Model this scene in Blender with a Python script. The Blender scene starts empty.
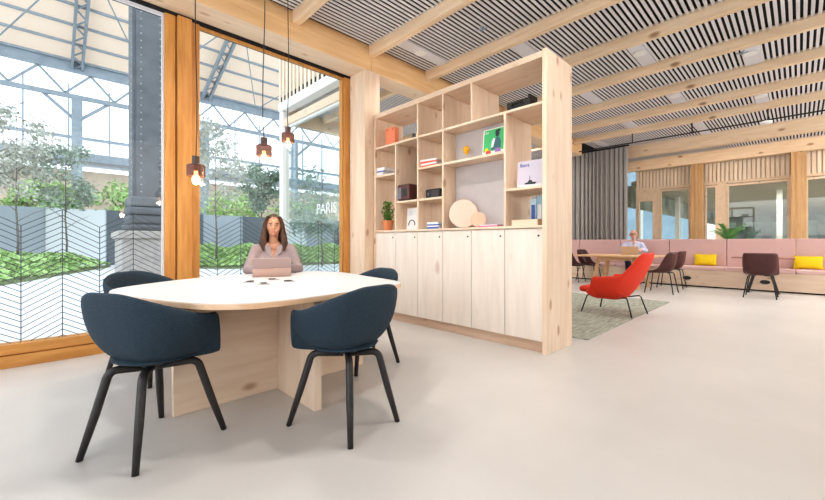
import bpy, bmesh, math, random
from mathutils import Vector, Matrix
PI = math.pi
random.seed(7)
sc = bpy.context.scene
C = sc.collection
H = 1.05
FP = 377.0
FX, FY, RX, RY = .6975, .7166, .7166, -.6975
# ------------------------------------------------------------------ helpers from photo pixels to places
def onX(px, X):            # depth and Y of pixel column px on the plane x = X
    a = (px - 412.5) / FP
    d = X / (FX + RX * a)
    return d, d * (FY + RY * a)
def onY(px, Y):
    a = (px - 412.5) / FP
    d = Y / (FY + RY * a)
    return d, d * (FX + RX * a)
def hz(py, d): return H + (242 - py) * d / FP
def at(px, d):
    a = (px - 412.5) / FP
    return d * (FX + RX * a), d * (FY + RY * a)

# ------------------------------------------------------------------ materials
def nt(name):
    m = bpy.data.materials.new(name); m.use_nodes = True
    n = m.node_tree
    return m, n, n.nodes['Principled BSDF']
def plain(name, col, rough=.6, metal=0, emit=0, emcol=None, noise=0, nscale=20, bump=0, coat=0, trans=0):
    m, n, b = nt(name)
    b.inputs['Base Color'].default_value = (*col, 1)
    b.inputs['Roughness'].default_value = rough
    b.inputs['Metallic'].default_value = metal
    if coat: b.inputs['Coat Weight'].default_value = coat
    if trans: b.inputs['Transmission Weight'].default_value = trans
    if emit:
        b.inputs['Emission Color'].default_value = (*(emcol or col), 1)
        b.inputs['Emission Strength'].default_value = emit
    if noise or bump:
        tc = n.nodes.new('ShaderNodeTexCoord'); t = n.nodes.new('ShaderNodeTexNoise')
        t.inputs['Scale'].default_value = nscale; t.inputs['Detail'].default_value = 4
        n.links.new(tc.outputs['Object'], t.inputs['Vector'])
        if noise:
            r = n.nodes.new('ShaderNodeValToRGB')
            r.color_ramp.elements[0].position = .3; r.color_ramp.elements[1].position = .7
            r.color_ramp.elements[0].color = (*[c * (1 - noise) for c in col], 1)
            r.color_ramp.elements[1].color = (*[min(1, c * (1 + noise)) for c in col], 1)
            n.links.new(t.outputs['Fac'], r.inputs['Fac']); n.links.new(r.outputs['Color'], b.inputs['Base Color'])
        if bump:
            bp = n.nodes.new('ShaderNodeBump'); bp.inputs['Strength'].default_value = bump; bp.inputs['Distance'].default_value = .01
            n.links.new(t.outputs['Fac'], bp.inputs['Height']); n.links.new(bp.outputs['Normal'], b.inputs['Normal'])
    return m
def wood(name, base, dark, axis='z', knot=(.35, .17, .07), kn=.5, rough=.55, scale=1.0, kscale=3.0):
    m, n, b = nt(name)
    tc = n.nodes.new('ShaderNodeTexCoord')
    mp = n.nodes.new('ShaderNodeMapping')
    s = [9, 9, 9]; s['xyz'.index(axis)] = .9
    mp.inputs['Scale'].default_value = [v * scale for v in s]
    n.links.new(tc.outputs['Object'], mp.inputs['Vector'])
    t = n.nodes.new('ShaderNodeTexNoise'); t.inputs['Scale'].default_value = 1.6; t.inputs['Detail'].default_value = 5
    t.inputs['Distortion'].default_value = .6
    n.links.new(mp.outputs['Vector'], t.inputs['Vector'])
    r = n.nodes.new('ShaderNodeValToRGB')
    r.color_ramp.elements[0].position = .32; r.color_ramp.elements[0].color = (*dark, 1)
    r.color_ramp.elements[1].position = .66; r.color_ramp.elements[1].color = (*base, 1)
    n.links.new(t.outputs['Fac'], r.inputs['Fac'])
    out = r.outputs['Color']
    if kn:
        m2 = n.nodes.new('ShaderNodeMapping')
        s = [1.6, 1.6, 1.6]; s['xyz'.index(axis)] = .8
        m2.inputs['Scale'].default_value = s
        n.links.new(tc.outputs['Object'], m2.inputs['Vector'])
        v = n.nodes.new('ShaderNodeTexVoronoi'); v.inputs['Scale'].default_value = kscale
        n.links.new(m2.outputs['Vector'], v.inputs['Vector'])
        r2 = n.nodes.new('ShaderNodeValToRGB')
        r2.color_ramp.elements[0].position = .07; r2.color_ramp.elements[0].color = (kn, kn, kn, 1)
        r2.color_ramp.elements[1].position = .165; r2.color_ramp.elements[1].color = (0, 0, 0, 1)
        n.links.new(v.outputs['Distance'], r2.inputs['Fac'])
        mx = n.nodes.new('ShaderNodeMix'); mx.data_type = 'RGBA'
        n.links.new(r2.outputs['Color'], mx.inputs['Factor'])
        n.links.new(out, mx.inputs['A']); mx.inputs['B'].default_value = (*knot, 1)
        out = mx.outputs['Result']
    n.links.new(out, b.inputs['Base Color'])
    b.inputs['Roughness'].default_value = rough
    return m
def glassmat(name, tint=(.96, .98, .98), refl=1.0):
    m = bpy.data.materials.new(name); m.use_nodes = True
    n = m.node_tree; n.nodes.clear()
    o = n.nodes.new('ShaderNodeOutputMaterial'); mx = n.nodes.new('ShaderNodeMixShader')
    t = n.nodes.new('ShaderNodeBsdfTransparent'); t.inputs['Color'].default_value = (*tint, 1)
    g = n.nodes.new('ShaderNodeBsdfGlossy'); g.inputs['Roughness'].default_value = .02
    f = n.nodes.new('ShaderNodeLayerWeight'); f.inputs['Blend'].default_value = .5
    pw = n.nodes.new('ShaderNodeMath'); pw.operation = 'POWER'; pw.inputs[1].default_value = 4
    k = n.nodes.new('ShaderNodeMath'); k.operation = 'MULTIPLY_ADD'; k.inputs[1].default_value = .35 * refl; k.inputs[2].default_value = .02 * refl
    n.links.new(f.outputs['Facing'], pw.inputs[0]); n.links.new(pw.outputs[0], k.inputs[0]); n.links.new(k.outputs[0], mx.inputs[0])
    n.links.new(t.outputs[0], mx.inputs[1]); n.links.new(g.outputs[0], mx.inputs[2])
    n.links.new(mx.outputs[0], o.inputs[0])
    return m

PALE = ((.82, .655, .51), (.73, .545, .395))
M = {}
for ax in 'xyz':
    M['pale' + ax] = wood('pale_spruce_' + ax, *PALE, axis=ax, kn=.75, knot=(.42, .22, .11))
    M['beam' + ax] = wood('golden_spruce_' + ax, (.82, .56, .31), (.72, .45, .22), axis=ax, kn=.85, knot=(.28, .12, .05), kscale=2.4)
    M['joist' + ax] = wood('joist_spruce_' + ax, (.86, .68, .49), (.75, .55, .36), axis=ax, kn=.85, knot=(.33, .16, .07), kscale=2.4)
    M['frame' + ax] = wood('orange_larch_' + ax, (.66, .33, .10), (.52, .23, .055), axis=ax, kn=0, scale=1.5)
M['door'] = wood('whitewashed_spruce', (.82, .73, .65), (.75, .655, .57), axis='z', kn=.5, knot=(.45, .30, .22), kscale=1.9)
M['soffit'] = wood('beige_spruce', (.80, .64, .48), (.73, .57, .41), axis='x', kn=.5)
M['plinth'] = wood('plinth_spruce', (.66, .48, .36), (.56, .38, .27), axis='y', kn=.4)
M['post'] = wood('post_wood', (.60, .38, .19), (.50, .29, .13), axis='z', kn=0)
M['clad'] = wood('cladding_wood', (.86, .74, .60), (.76, .62, .48), axis='z', kn=0)
M['oak'] = wood('oak', (.70, .46, .27), (.60, .36, .19), axis='y', kn=0)
M['tabletop'] = plain('white_laminate', (.69, .675, .69), .38, noise=.02, nscale=60)
M['tedge'] = wood('table_edge', (.80, .58, .40), (.70, .46, .28), axis='x', kn=0)
M['black'] = plain('black_metal', (.018, .018, .020), .4)
M['legblack'] = plain('black_stained_wood', (.030, .026, .025), .45, noise=.2, nscale=30)
M['navy'] = plain('navy_felt', (.022, .042, .062), .85, noise=.28, nscale=160, bump=.35)
M['maroon'] = plain('maroon_plastic', (.080, .024, .022), .5, noise=.05)
M['red'] = plain('red_fabric', (.74, .050, .020), .75, noise=.08, nscale=90, bump=.15)
M['pink'] = plain('dusty_pink_fabric', (.66, .44, .415), .85, noise=.06, nscale=70, bump=.1)
M['pinkl'] = plain('light_pink_fabric', (.74, .50, .47), .85, noise=.05, nscale=70)
M['yellow'] = plain('yellow_fabric', (.86, .62, .015), .8, noise=.06, nscale=50)
M['curtain'] = plain('grey_curtain_cloth', (.35, .325, .31), .9, noise=.1, nscale=60)
M['dark'] = plain('dark_backing', (.012, .012, .014), .9)
M['slat'] = plain('grey_ceiling_slat', (.76, .75, .77), .7, noise=.04)
M['panelgrey'] = plain('pale_grey_panel', (.72, .72, .76), .6)
M['white'] = plain('white_paint', (.85, .85, .84), .6)
M['wall'] = plain('pale_grey_wall', (.66, .65, .66), .8, noise=.02)
M['backpanel'] = plain('grey_linoleum', (.50, .46, .455), .75, noise=.03, nscale=8)
M['steel'] = plain('blue_grey_steel', (.34, .39, .45), .6, noise=.1, nscale=3)
M['steeld'] = plain('dark_painted_iron', (.14, .15, .165), .6, noise=.15, nscale=4, bump=.1)
M['stone'] = plain('pale_stone', (.44, .41, .39), .85, noise=.12, nscale=12, bump=.2)
M['glass'] = glassmat('window_glass')
M['glassr'] = glassmat('reflective_glass', (.86, .86, .81), 2.2)
M['glassw'] = glassmat('wing_glass', (.92, .95, .95), 2.0)
M['decal'] = plain('window_decal', (.09, .10, .11), .7)
M['bulb'] = plain('glowing_bulb', (1, .80, .5), .3, emit=7, emcol=(1, .56, .22))
M['spot'] = plain('lit_downlight', (1, 1, 1), .3, emit=9, emcol=(1, .97, .92))
M['skin'] = plain('skin', (.52, .27, .17), .55)
M['skin2'] = plain('light_skin', (.66, .36, .27), .55)
M['terra'] = plain('terracotta', (.64, .25, .11), .8, noise=.08)
M['leaf'] = plain('green_leaf', (.10, .22, .035), .6, noise=.3, nscale=9)
M['leafl'] = plain('hedge_leaf', (.46, .64, .27), .6, noise=.35, nscale=2)
M['leafd'] = plain('tree_leaf', (.34, .41, .33), .7, noise=.3, nscale=3)
M['leafg'] = plain('grey_tree_leaf', (.50, .50, .44), .7, noise=.3, nscale=3)
M['bark'] = plain('bark', (.20, .17, .15), .9, noise=.3, nscale=15)

# ------------------------------------------------------------------ mesh builders
class MB:
    def __init__(s): s.b = bmesh.new()
    def box(s, x0, x1, y0, y1, z0, z1, mat=None):
        v = [s.b.verts.new(p) for p in ((x0,y0,z0),(x1,y0,z0),(x1,y1,z0),(x0,y1,z0),(x0,y0,z1),(x1,y0,z1),(x1,y1,z1),(x0,y1,z1))]
        for f in ((0,3,2,1),(4,5,6,7),(0,1,5,4),(1,2,6,5),(2,3,7,6),(3,0,4,7)):
            s.b.faces.new([v[i] for i in f])
        if mat is not None:
            for q in v: q.co = mat @ q.co
        return s
    def bar(s, p, q, w, h, up=(0,0,1)):      # rectangular bar from p to q
        p, q = Vector(p), Vector(q); d = (q - p); L = d.length; d.normalize()
        up = Vector(up)
        if abs(d.dot(up)) > .99: up = Vector((1,0,0))
        a = d.cross(up).normalized(); c = a.cross(d).normalized()
        mt = Matrix((( d.x, a.x, c.x, p.x),(d.y, a.y, c.y, p.y),(d.z, a.z, c.z, p.z),(0,0,0,1)))
        return s.box(0, L, -w/2, w/2, -h/2, h/2, mt)
    def tube(s, pts, r, n=10, caps=True):
        pts = [Vector(p) for p in pts]; rs = r if isinstance(r, (list, tuple)) else [r] * len(pts)
        rings = []; ref = None
        for i, p in enumerate(pts):
            d = (pts[min(i+1, len(pts)-1)] - pts[max(i-1, 0)]).normalized()
            if ref is None:
                ref = Vector((0,0,1)) if abs(d.z) < .9 else Vector((1,0,0))
            a = (ref - d * ref.dot(d)).normalized(); ref = a; c = d.cross(a)
            rings.append([s.b.verts.new(p + (a * math.cos(t) + c * math.sin(t)) * rs[i]) for t in [2*PI*k/n for k in range(n)]])
        for A, B in zip(rings, rings[1:]):
            for k in range(n): s.b.faces.new((A[k], A[(k+1)%n], B[(k+1)%n], B[k]))
        if caps: s.b.faces.new(rings[0][::-1]); s.b.faces.new(rings[-1])
        return s
    def lathe(s, prof, c=(0,0,0), n=24, mat=None):
        rings = []
        for r, z in prof:
            rings.append([s.b.verts.new((c[0]+r*math.cos(2*PI*k/n), c[1]+r*math.sin(2*PI*k/n), c[2]+z)) for k in range(n)])
        for A, B in zip(rings, rings[1:]):
            for k in range(n): s.b.faces.new((A[k], A[(k+1)%n], B[(k+1)%n], B[k]))
        s.b.faces.new(rings[0][::-1]); s.b.faces.new(rings[-1])
        if mat is not None:
            for R in rings:
                for q in R: q.co = mat @ q.co
        return s
    def ell(s, c, r, rot=None, u=16, v=10):
        mt = Matrix.Translation(c) @ (rot.to_4x4() if rot else Matrix.Identity(4)) @ Matrix.Diagonal((*r, 1))
        bmesh.ops.create_uvsphere(s.b, u_segments=u, v_segments=v, radius=1, matrix=mt); return s
    def prism(s, pts, z0, z1):
        a = [s.b.verts.new((x, y, z0)) for x, y in pts]; b = [s.b.verts.new((x, y, z1)) for x, y in pts]
        n = len(pts)
        s.b.faces.new(a[::-1]); s.b.faces.new(b)
        for k in range(n): s.b.faces.new((a[k], a[(k+1)%n], b[(k+1)%n], b[k]))
        return s
    def quad(s, *p):
        s.b.faces.new([s.b.verts.new(q) for q in p]); return s
    def build(s, name, m, parent=None, bevel=0, smooth=False, sub=0, solid=0, loc=None):
        if not smooth or True:
            bmesh.ops.recalc_face_normals(s.b, faces=s.b.faces) if len(s.b.faces) < 60000 and s.rec else None
        me = bpy.data.meshes.new(name); s.b.to_mesh(me); s.b.free()
        if smooth:
            for p in me.polygons: p.use_smooth = True
        o = bpy.data.objects.new(name, me); C.objects.link(o)
        if m: me.materials.append(m)
        if solid:
            d = o.modifiers.new('solid', 'SOLIDIFY'); d.thickness = solid; d.offset = 0
        if bevel:
            d = o.modifiers.new('bevel', 'BEVEL'); d.width = bevel; d.segments = 2; d.limit_method = 'ANGLE'; d.angle_limit = .6
        if sub:
            d = o.modifiers.new('sub', 'SUBSURF'); d.levels = sub; d.render_levels = sub
        if parent: o.parent = parent
        if loc: o.location = loc
        return o
    rec = True
def tag(o, label, cat=None, group=None, kind=None):
    if label: o['label'] = label
    if cat: o['category'] = cat
    if group: o['group'] = group
    if kind: o['kind'] = kind
    return o
def thing(name, label, cat, loc=(0,0,0), rz=0, group=None):
    o = bpy.data.objects.new(name, None); C.objects.link(o); o.empty_display_size = .1
    o.location = loc; o.rotation_euler = (0, 0, rz)
    return tag(o, label, cat, group)
def struct(o): o['kind'] = 'structure'; return o
def dup(root, loc=None, rz=None, label=None, group=None):
    r = root.copy(); C.objects.link(r)
    if loc is not None: r.location = loc
    if rz is not None: r.rotation_euler = (0, 0, rz)
    if label: r['label'] = label
    if group: r['group'] = group
    for ch in list(root.children):
        c = ch.copy(); C.objects.link(c); c.parent = r
        for g in ch.children:
            d = g.copy(); C.objects.link(d); d.parent = c
    return r
ORD = ['first','second','third','fourth','fifth','sixth','seventh','eighth','ninth','tenth','eleventh','twelfth','thirteenth','fourteenth','fifteenth','sixteenth']

# ================================================================== SETTING
WY = 4.59          # inner face of the window wall
ZC = 3.80          # underside of the ceiling slats
ZB = 3.47          # underside of the header beam
# floor
m, n, b = nt('resin_floor')
tc = n.nodes.new('ShaderNodeTexCoord'); t = n.nodes.new('ShaderNodeTexNoise'); t.inputs['Scale'].default_value = .9; t.inputs['Detail'].default_value = 6
n.links.new(tc.outputs['Object'], t.inputs['Vector'])
r = n.nodes.new('ShaderNodeValToRGB'); r.color_ramp.elements[0].position = .3; r.color_ramp.elements[1].position = .7
r.color_ramp.elements[0].color = (.56, .53, .50, 1); r.color_ramp.elements[1].color = (.635, .605, .575, 1)
n.links.new(t.outputs['Fac'], r.inputs['Fac']); n.links.new(r.outputs['Color'], b.inputs['Base Color'])
b.inputs['Roughness'].default_value = .34
M['floor'] = m
struct(MB().prism([(-5,-5),(26,-5),(26,7.5),(3.45,7.5),(3.45,4.75),(-5,4.75)], -.12, 0).build('floor', M['floor']))
# ceiling: dark backing and grey slats running along x
struct(MB().prism([(-5,-5),(14.9,-5),(14.9,7.5),(3.45,7.5),(3.45,4.75),(-5,4.75)], 3.828, 4.0).build('ceiling', M['dark']))
b1 = MB(); y = -4.9
while y < 4.2:
    b1.box(-5, 14.8, y, y + .034, ZC, ZC + .006); y += .062
y = 4.62
while y < 7.4:
    b1.box(3.5, 14.8, y, y + .034, ZC, ZC + .006); y += .062
struct(b1.build('ceiling_slats', M['slat']))
# header beam along the window wall (continues over the bookcase) with a beige underside sheet, light difference put into its colour
hb = thing('header_beam', 'long golden timber beam above the big windows and bookcase', 'beam', (0, 4.23, ZB))
MB().box(-5, 3.30, 0, .35, 0, .35).build('beam_body', M['beamx'], hb, bevel=.006)
MB().box(3.306, 10.7, 0, .35, 0, .35).build('beam_body', M['beamx'], hb, bevel=.006)
MB().box(-5, 10.7, .008, .35, -.006, .001).build('underside_light_tone', M['soffit'], hb)
# ceiling joists
jb = None
for i, k in enumerate(range(-3, 8)):
    X = 2.16 + 1.145 * k
    lab = 'pale timber ceiling joist, %s counting back from the near left corner over the table' % ORD[i]
    if jb is None:
        jb = MB().box(-.045, .045, -4.9, 4.229, 3.665, 3.85).build('ceiling_joist', M['joisty'], bevel=.004)
        o = jb
    else:
        o = jb.copy(); C.objects.link(o)
    o.location = (X, 0, 0); tag(o, lab, 'joist', 'slim ceiling joists over the room')
# joists north of the header beam
for k in range(2, 8):
    X = 2.16 + 1.145 * k
    o = MB().box(X - .045, X + .045, 4.582, 7.4, 3.69, 3.85).build('ceiling_joist', M['joisty'])
    tag(o, 'short timber joist of the side bay seen above the bookcase, %s from the window column' % ORD[k-2], 'joist', 'joists of the side bay')
tag(MB().box(12.1, 12.26, -4.9, 7.4, 3.49, 3.84).build('ceiling_beam', M['joisty'], bevel=.006), 'deep pale timber beam crossing above the pink bench, nearer of two', 'beam', 'deep beams above the bench')
tag(MB().box(14.4, 14.62, -4.9, 7.4, ZB, 3.84).build('ceiling_beam', M['joisty'], bevel=.006), 'deep pale timber beam resting on the orange posts', 'beam', 'deep beams above the bench')
sl = thing('added_strip_light', 'long added white strip light between the two deep beams above the bench', 'ceiling light', (12.45, 0, 3.76))  # glowing strip added to brighten the space between the beams
MB().box(-.03, .03, -4.8, 4.1, 0, .038).build('housing', M['white'], sl)
MB().box(-.022, .022, -4.8, 4.1, -.008, -.0005).build('diffuser', plain('strip_diffuser', (1,1,1), .4, emit=3.0, emcol=(1,.96,.9)), sl)
# corner column beside the window
tag(MB().box(3.19, 3.46, 4.232, 4.582, 0, 3.466).build('timber_column', M['palez'], bevel=.006), 'pale square timber column between the window and the bookcase', 'column')

# ---------- windows (big panes of the left wall)
def xw(px): return onY(px, WY)[1]
XA, XB_, XR = xw(165), xw(200), xw(345)       # mullion left/right, right end of second pane
fr = MB()
for (x0, x1, zb_, zt, y0, y1) in ((-5, 3.19, 0, .10, 4.58, 4.74), (-5, 3.19, .106, .19, 4.60, 4.74), ):
    fr.box(x0, x1, y0, y1, zb_, zt)
struct(fr.build('trim_1', M['framex'], bevel=.004))
struct(MB().box(-5, 3.2, 4.583, 4.74, 3.44, 3.474).build('trim_2', M['dark']))
for i, (x0, x1) in enumerate(((-1.6, XA), (XB_, XR))):
    w = struct(MB().box(x0, x1, 4.655, 4.67, .19, 3.44).build('window_%d' % (i + 1), M['glass']))
    f = MB()
    if i == 0: f.box(x0 - .1, x0, 4.60, 4.74, .19, 3.44)
    if i == 1: f.box(x1, x1 + .045, 4.60, 4.74, .19, 3.44)
    f.box(x0, x1, 4.63, 4.655, 3.405, 3.44)
    f.box(x1 - .02, x1, 4.63, 4.655, .19, 3.405)
    f.build('window_frame', M['framez'] if i else M['panelgrey'], w)
    # chevron decal on the pane
    dc = MB(); zp, sp, per = 1.345, .0515, .26
    k0 = math.floor((x0 - .109) / per)
    xx = .109 + per * k0
    def ztop(x):
        u = abs(((x - .109) / per + 1) % 2 - 1)     # 0 at peaks, 1 at valleys
        return zp - .155 * u
    nn = 0
    while xx < x1:
        a_, b_ = max(xx, x0 + .01), min(xx + per, x1 - .03)
        if b_ > a_:
            za, zb2 = ztop(a_), ztop(b_)
            if a_ == xx: dc.box(a_ - .0034, a_ + .0034, 4.651, 4.653, .19, za)
            q = 0
            while True:
                z0_, z1_ = za - q * sp, zb2 - q * sp
                if max(z0_, z1_) < .2: break
                A, B = a_, b_
                if z0_ < .195: A = a_ + (b_ - a_) * (.195 - z0_) / (z1_ - z0_); z0_ = .195
                if z1_ < .195: B = A + (b_ - A) * (.195 - z0_) / (z1_ - z0_) if z1_ != z0_ else B; z1_ = .195
                tt = .0036
                if B - A > .004: dc.quad((A, 4.652, z0_ - tt), (B, 4.652, z1_ - tt), (B, 4.652, z1_ + tt), (A, 4.652, z0_ + tt))
                q += 1
        xx += per
    dc.build('chevron_decal', M['decal'], w)
# mullion between the panes : three boards with shadow gaps
ml = MB(); wd = XB_ - XA
for u0, u1, y0 in ((0, .30, 4.60), (.33, .74, 4.56), (.77, 1.0, 4.60)):
    ml.box(XA + wd*u0, XA + wd*u1, y0, 4.74, 0, 3.44)
struct(ml.build('trim_3', M['framez'], bevel=.003))
struct(MB().box(XA + .01, XB_ - .01, 4.62, 4.73, 0, 3.44).build('trim_4', M['dark']))
struct(MB().box(XR + .045, 3.2, 4.60, 4.73, 0, 3.46).build('trim_5', M['framez']))

# ---------- wing facade (x = 3.5) seen from outside through the second pane
struct(MB().box(3.44, 3.62, 4.76, 7.5, 3.72, 3.90).box(3.46, 3.60, 7.34, 7.5, 0, 3.72).build('trim_6', M['white'], bevel=.01))
struct(MB().box(3.47, 3.60, 4.76, 7.34, 3.40, 3.55).box(3.47, 3.6, 4.76, 4.84, .0, 3.4).box(3.47, 3.6, 4.84, 7.34, 0, .15).build('trim_7', M['soffit'], bevel=.006))
w = struct(MB().box(3.53, 3.545, 4.84, 7.34, .15, 3.40).build('window_3', M['glassw']))
MB().box(3.50, 3.57, 4.84, 7.34, 3.36, 3.399).build('window_frame', M['white'], w)
cl = MB(); y = 4.7
cl.box(3.50, 3.60, 4.2, 7.5, 3.90, 8.0)
while y < 7.5:
    cl.box(3.44, 3.50, y, y + .075, 3.90, 8.0); y += .15
struct(cl.build('wall_wing', M['clad']))
# white lettering on the wing glass
def text(body, size, name, mat, parent, loc, rot, ext=.002, align='LEFT'):
    cu = bpy.data.curves.new(name, 'FONT'); cu.body = body; cu.size = size; cu.extrude = ext; cu.align_x = align
    o = bpy.data.objects.new(name, cu); C.objects.link(o)
    bpy.context.view_layer.update()
    me = bpy.data.meshes.new_from_object(o); bpy.data.objects.remove(o)
    o = bpy.data.objects.new(name, me); C.objects.link(o); me.materials.append(mat)
    o.location = loc; o.rotation_euler = rot
    if parent: o.parent = parent
    return o
tx = text('PARIS', .27, 'window_lettering', M['white'], None, (3.52, 6.12, 1.55), (PI/2, 0, -PI/2))
tag(tx, 'white PARIS lettering on the side wing glass behind the trees', 'lettering')

# ---------- north wall of the side bay and its window
struct(MB().box(5.2, 15.0, 7.4, 7.55, 0, 3.9).build('wall_north', M['wall']))
struct(MB().box(3.6, 5.2, 7.43, 7.445, .1, 3.5).build('window_4', M['glass']))
struct(MB().box(3.6, 5.2, 7.4, 7.5, 3.5, 3.9).box(3.6, 5.2, 7.4, 7.5, 0, .1).build('trim_8', M['soffit']))

# ---------- back facade (x = 14.8)
XF = 14.8
def yb(px, X=XF): return onX(px, X)[1]
fb = MB()
edges = []
# lower cladding zone as vertical battens
cb = MB(); y = -5
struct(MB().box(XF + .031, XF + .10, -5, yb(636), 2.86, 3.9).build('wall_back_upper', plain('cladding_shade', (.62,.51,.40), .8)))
while y < yb(636):
    cb.box(XF - .01, XF + .03, y, y + .068, 2.86, 3.9); y += .10
struct(cb.build('wall_back', M['clad']))
openings = [(638, 654, 2.45), (660, 690, 2.74), (705, 717, 2.74), (727, 789, 2.74), (806, 862, 2.74), (868, 1000, 2.74)]
st = MB(); prev = yb(636)
for i, (p0, p1, zt) in enumerate(openings):
    ya, yc = yb(p0), yb(p1)                    # ya > yc
    st.box(XF, XF + .10, ya, prev, 0, 2.86)
    if zt < 2.7: st.box(XF, XF+.1, yc, ya, zt + .04, 2.86)
    prev = yc
    w = struct(MB().box(XF + .05, XF + .06, yc, ya, .08, zt).build('window_%d' % (5 + i), M['glassr']))
    MB().box(XF - .02, XF + .10, yc, ya, zt, zt + .06).box(XF-.02, XF+.1, ya - .04, ya + .0, .08, zt).box(XF-.02, XF+.1, yc, yc + .04, .08, zt).build('window_frame', M['soffit'], w)
st.box(XF, XF + .10, -5, prev, 0, 2.86)
struct(st.build('wall_back_lower', M['soffit']))
struct(MB().box(XF - .03, XF + .1, -5, yb(636), 2.82, 2.90).build('trim_9', M['soffit']))
w = struct(MB().box(XF + .05, XF + .06, yb(636), 5.6, .08, 3.7).build('window_11', M['glassr']))
struct(MB().box(XF, XF + .1, 5.6, 7.4, 0, 3.9).build('wall_back_left', M['wall']))
# orange posts in front of the facade
for nm, p0, p1 in (('orange timber post behind the pink bench, nearer the grey curtain', 691, 703.5), ('orange timber post behind the pink bench, right of the potted palm', 791, 806.5), ('orange timber post behind the pink bench beyond the right frame edge', 1000, 1040)):
    yc = onX((p0 + p1) / 2, 14.5)[1]
    o = thing('timber_post', nm, 'post', (14.5, yc, 0), group='orange posts of the back facade')
    for k in range(3): MB().box(-.11, .11, -.145 + k * .098, -.145 + k * .098 + .092, 0, 3.465).build('post_board', M['post'], o)

# ---------- neighbouring hall beyond the back facade
struct(MB().box(15.0, 40, -9, 4.2, 3.05, 3.2).build('ceiling_neighbour', plain('olive_ceiling', (.52, .49, .41), .8)))
hm = plain('neighbour_wall', (.40, .44, .40), .8, noise=.35, nscale=1.2)
hw = MB().box(39.8, 40, -9, 4.2, 0, 1.3).box(39.8, 40, -9, 4.2, 2.6, 3.05)
for k in range(9): hw.box(39.8, 40, -9 + k*1.5, -8.4 + k*1.5, 1.3, 2.6)
struct(hw.build('wall_neighbour', hm))
struct(MB().box(40.05, 40.1, -9, 4.2, 1.3, 2.6).build('window_12', plain('pale_green_glazing', (.55,.68,.60), .5, noise=.3, nscale=.7)))
struct(MB().box(15, 40, 4.2, 4.35, 0, 1.0).box(15, 40, 4.2, 4.35, 2.3, 3.05).build('wall_neighbour_left', hm))
bf = MB().box(31, 31.2, 4.6, 20, 0, 9); struct(bf.build('wall_blue_facade', plain('blue_facade', (.38,.54,.70), .5, noise=.15, nscale=.8)))
bf = MB()
for k in range(14): bf.box(30.9, 31, 4.6 + k*1.1, 4.75 + k*1.1, 0, 9)
struct(bf.build('trim_blue_facade', M['white']))
struct(MB().box(26, 40, -9, 4.2, -.1, 0).build('floor_neighbour', plain('neighbour_floor', (.4,.4,.38), .6)))
for i in range(6):
    y0 = -4.4 + i * 1.62
    o = MB().box(20, 20.22, y0, y0 + .16, 0, 3.05).build('white_column', M['white'])
    tag(o, 'slim white column in the neighbouring hall behind the glass, %s from the right' % ORD[i], 'column', 'columns beyond the back glass')
for i, (x, y, w_) in enumerate(((17.2, 1.9, .8), (18.2, .4, 1.1), (17.6, -1.6, .9))):
    o = thing('office_desk', ['grey desk behind the back glass beside the first post', 'grey desk behind the widest back window', 'grey desk behind the rightmost back window'][i], 'desk', (x, y, 0))
    MB().box(-.4, .4, -w_/2, w_/2, .71, .74).build('desktop', M['panelgrey'], o)
    for sx in (-.36, .36):
        for sy in (-w_/2 + .04, w_/2 - .04): MB().box(sx-.02, sx+.02, sy-.02, sy+.02, 0, .71).build('leg', M['steeld'], o)

# ================================================================== CEILING LIGHT PANELS, SPRINKLERS, RAIL
def light_panel(bay, y, lit, lab):
    x0 = 2.16 + 1.145 * (bay + 1) + .05; x1 = x0 + 1.145 - .10
    if bay == 6: x1 = 12.08
    o = thing('ceiling_light', lab, 'ceiling light', ((x0 + x1) / 2, y, ZC - .012), group='grey ceiling light panels')
    L = (x1 - x0) / 2
    MB().box(-L, L, -.095, .095, 0, .025).build('panel', M['panelgrey'], o)
    if lit:
        d = MB().lathe([(.055, -.012), (.06, -.002)], c=(0, 0, 0)).build('downlight', M['spot'], o)
        MB().lathe([(.06, -.016), (.085, -.016), (.085, 0), (.06, 0)], n=24).build('trim_ring', M['white'], d)
        li = bpy.data.lights.new('spot', 'SPOT'); li.energy = 60; li.spot_size = 2.2; li.spot_blend = .8; li.color = (1, .97, .93); li.shadow_soft_size = .12
        lo = bpy.data.objects.new('downlight_lamp', li); C.objects.link(lo); lo.parent = o; lo.location = (0, 0, -.03)
PN = [(0, 3.82, 1, 'above the far left end of the bookcase'), (1, 2.74, 0, 'unlit, above the right top of the bookcase'),
      (2, 1.62, 1, 'lit, nearest one right of the bookcase'), (3, .50, 1, 'at the upper right, beside the ceiling edge of the photo'),
      (3, 2.76, 0, 'unlit, just right of the bookcase end panel'), (4, 1.63, 1, 'lit, above the red armchair'),
      (5, .51, 1, 'lit, above the lone maroon chair side'), (5, 2.79, 0, 'unlit, in front of the grey curtain'),
      (6, 1.66, 0, 'unlit, just before the deep beam'), (6, 3.88, 0, 'unlit, above the left end of the grey curtain')]
for bay, y, lit, s in PN: light_panel(bay, y, lit, 'pale grey ceiling light panel, ' + s)
for i, (px, X) in enumerate(((742, 7.2), (755, 9.3), (482, 4.0))):
    d, y = onX(px, X)
    o = thing('sprinkler', ['small grey sprinkler head near the top right of the ceiling', 'small grey sprinkler head farther back between the slats', 'small grey sprinkler head above the bookcase'][i], 'sprinkler', (X, y, ZC + .012))
    MB().lathe([(.02, 0), (.02, -.04), (.012, -.045), (.012, -.06)]).build('body', M['steel'], o)
    for k in range(4):
        a = k * PI / 2 + .4
        MB().bar((0, 0, -.05), (.07*math.cos(a), .07*math.sin(a), -.03), .012, .012).build('arm', M['steel'], o)
rl = thing('ceiling_rail', 'thin black rail hung below the ceiling joists before the bench', 'rail', (10.17, 0, 3.45))
MB().tube([(0, -4.5, 0), (0, 4.1, 0)], .014).build('rod', M['black'], rl)
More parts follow.
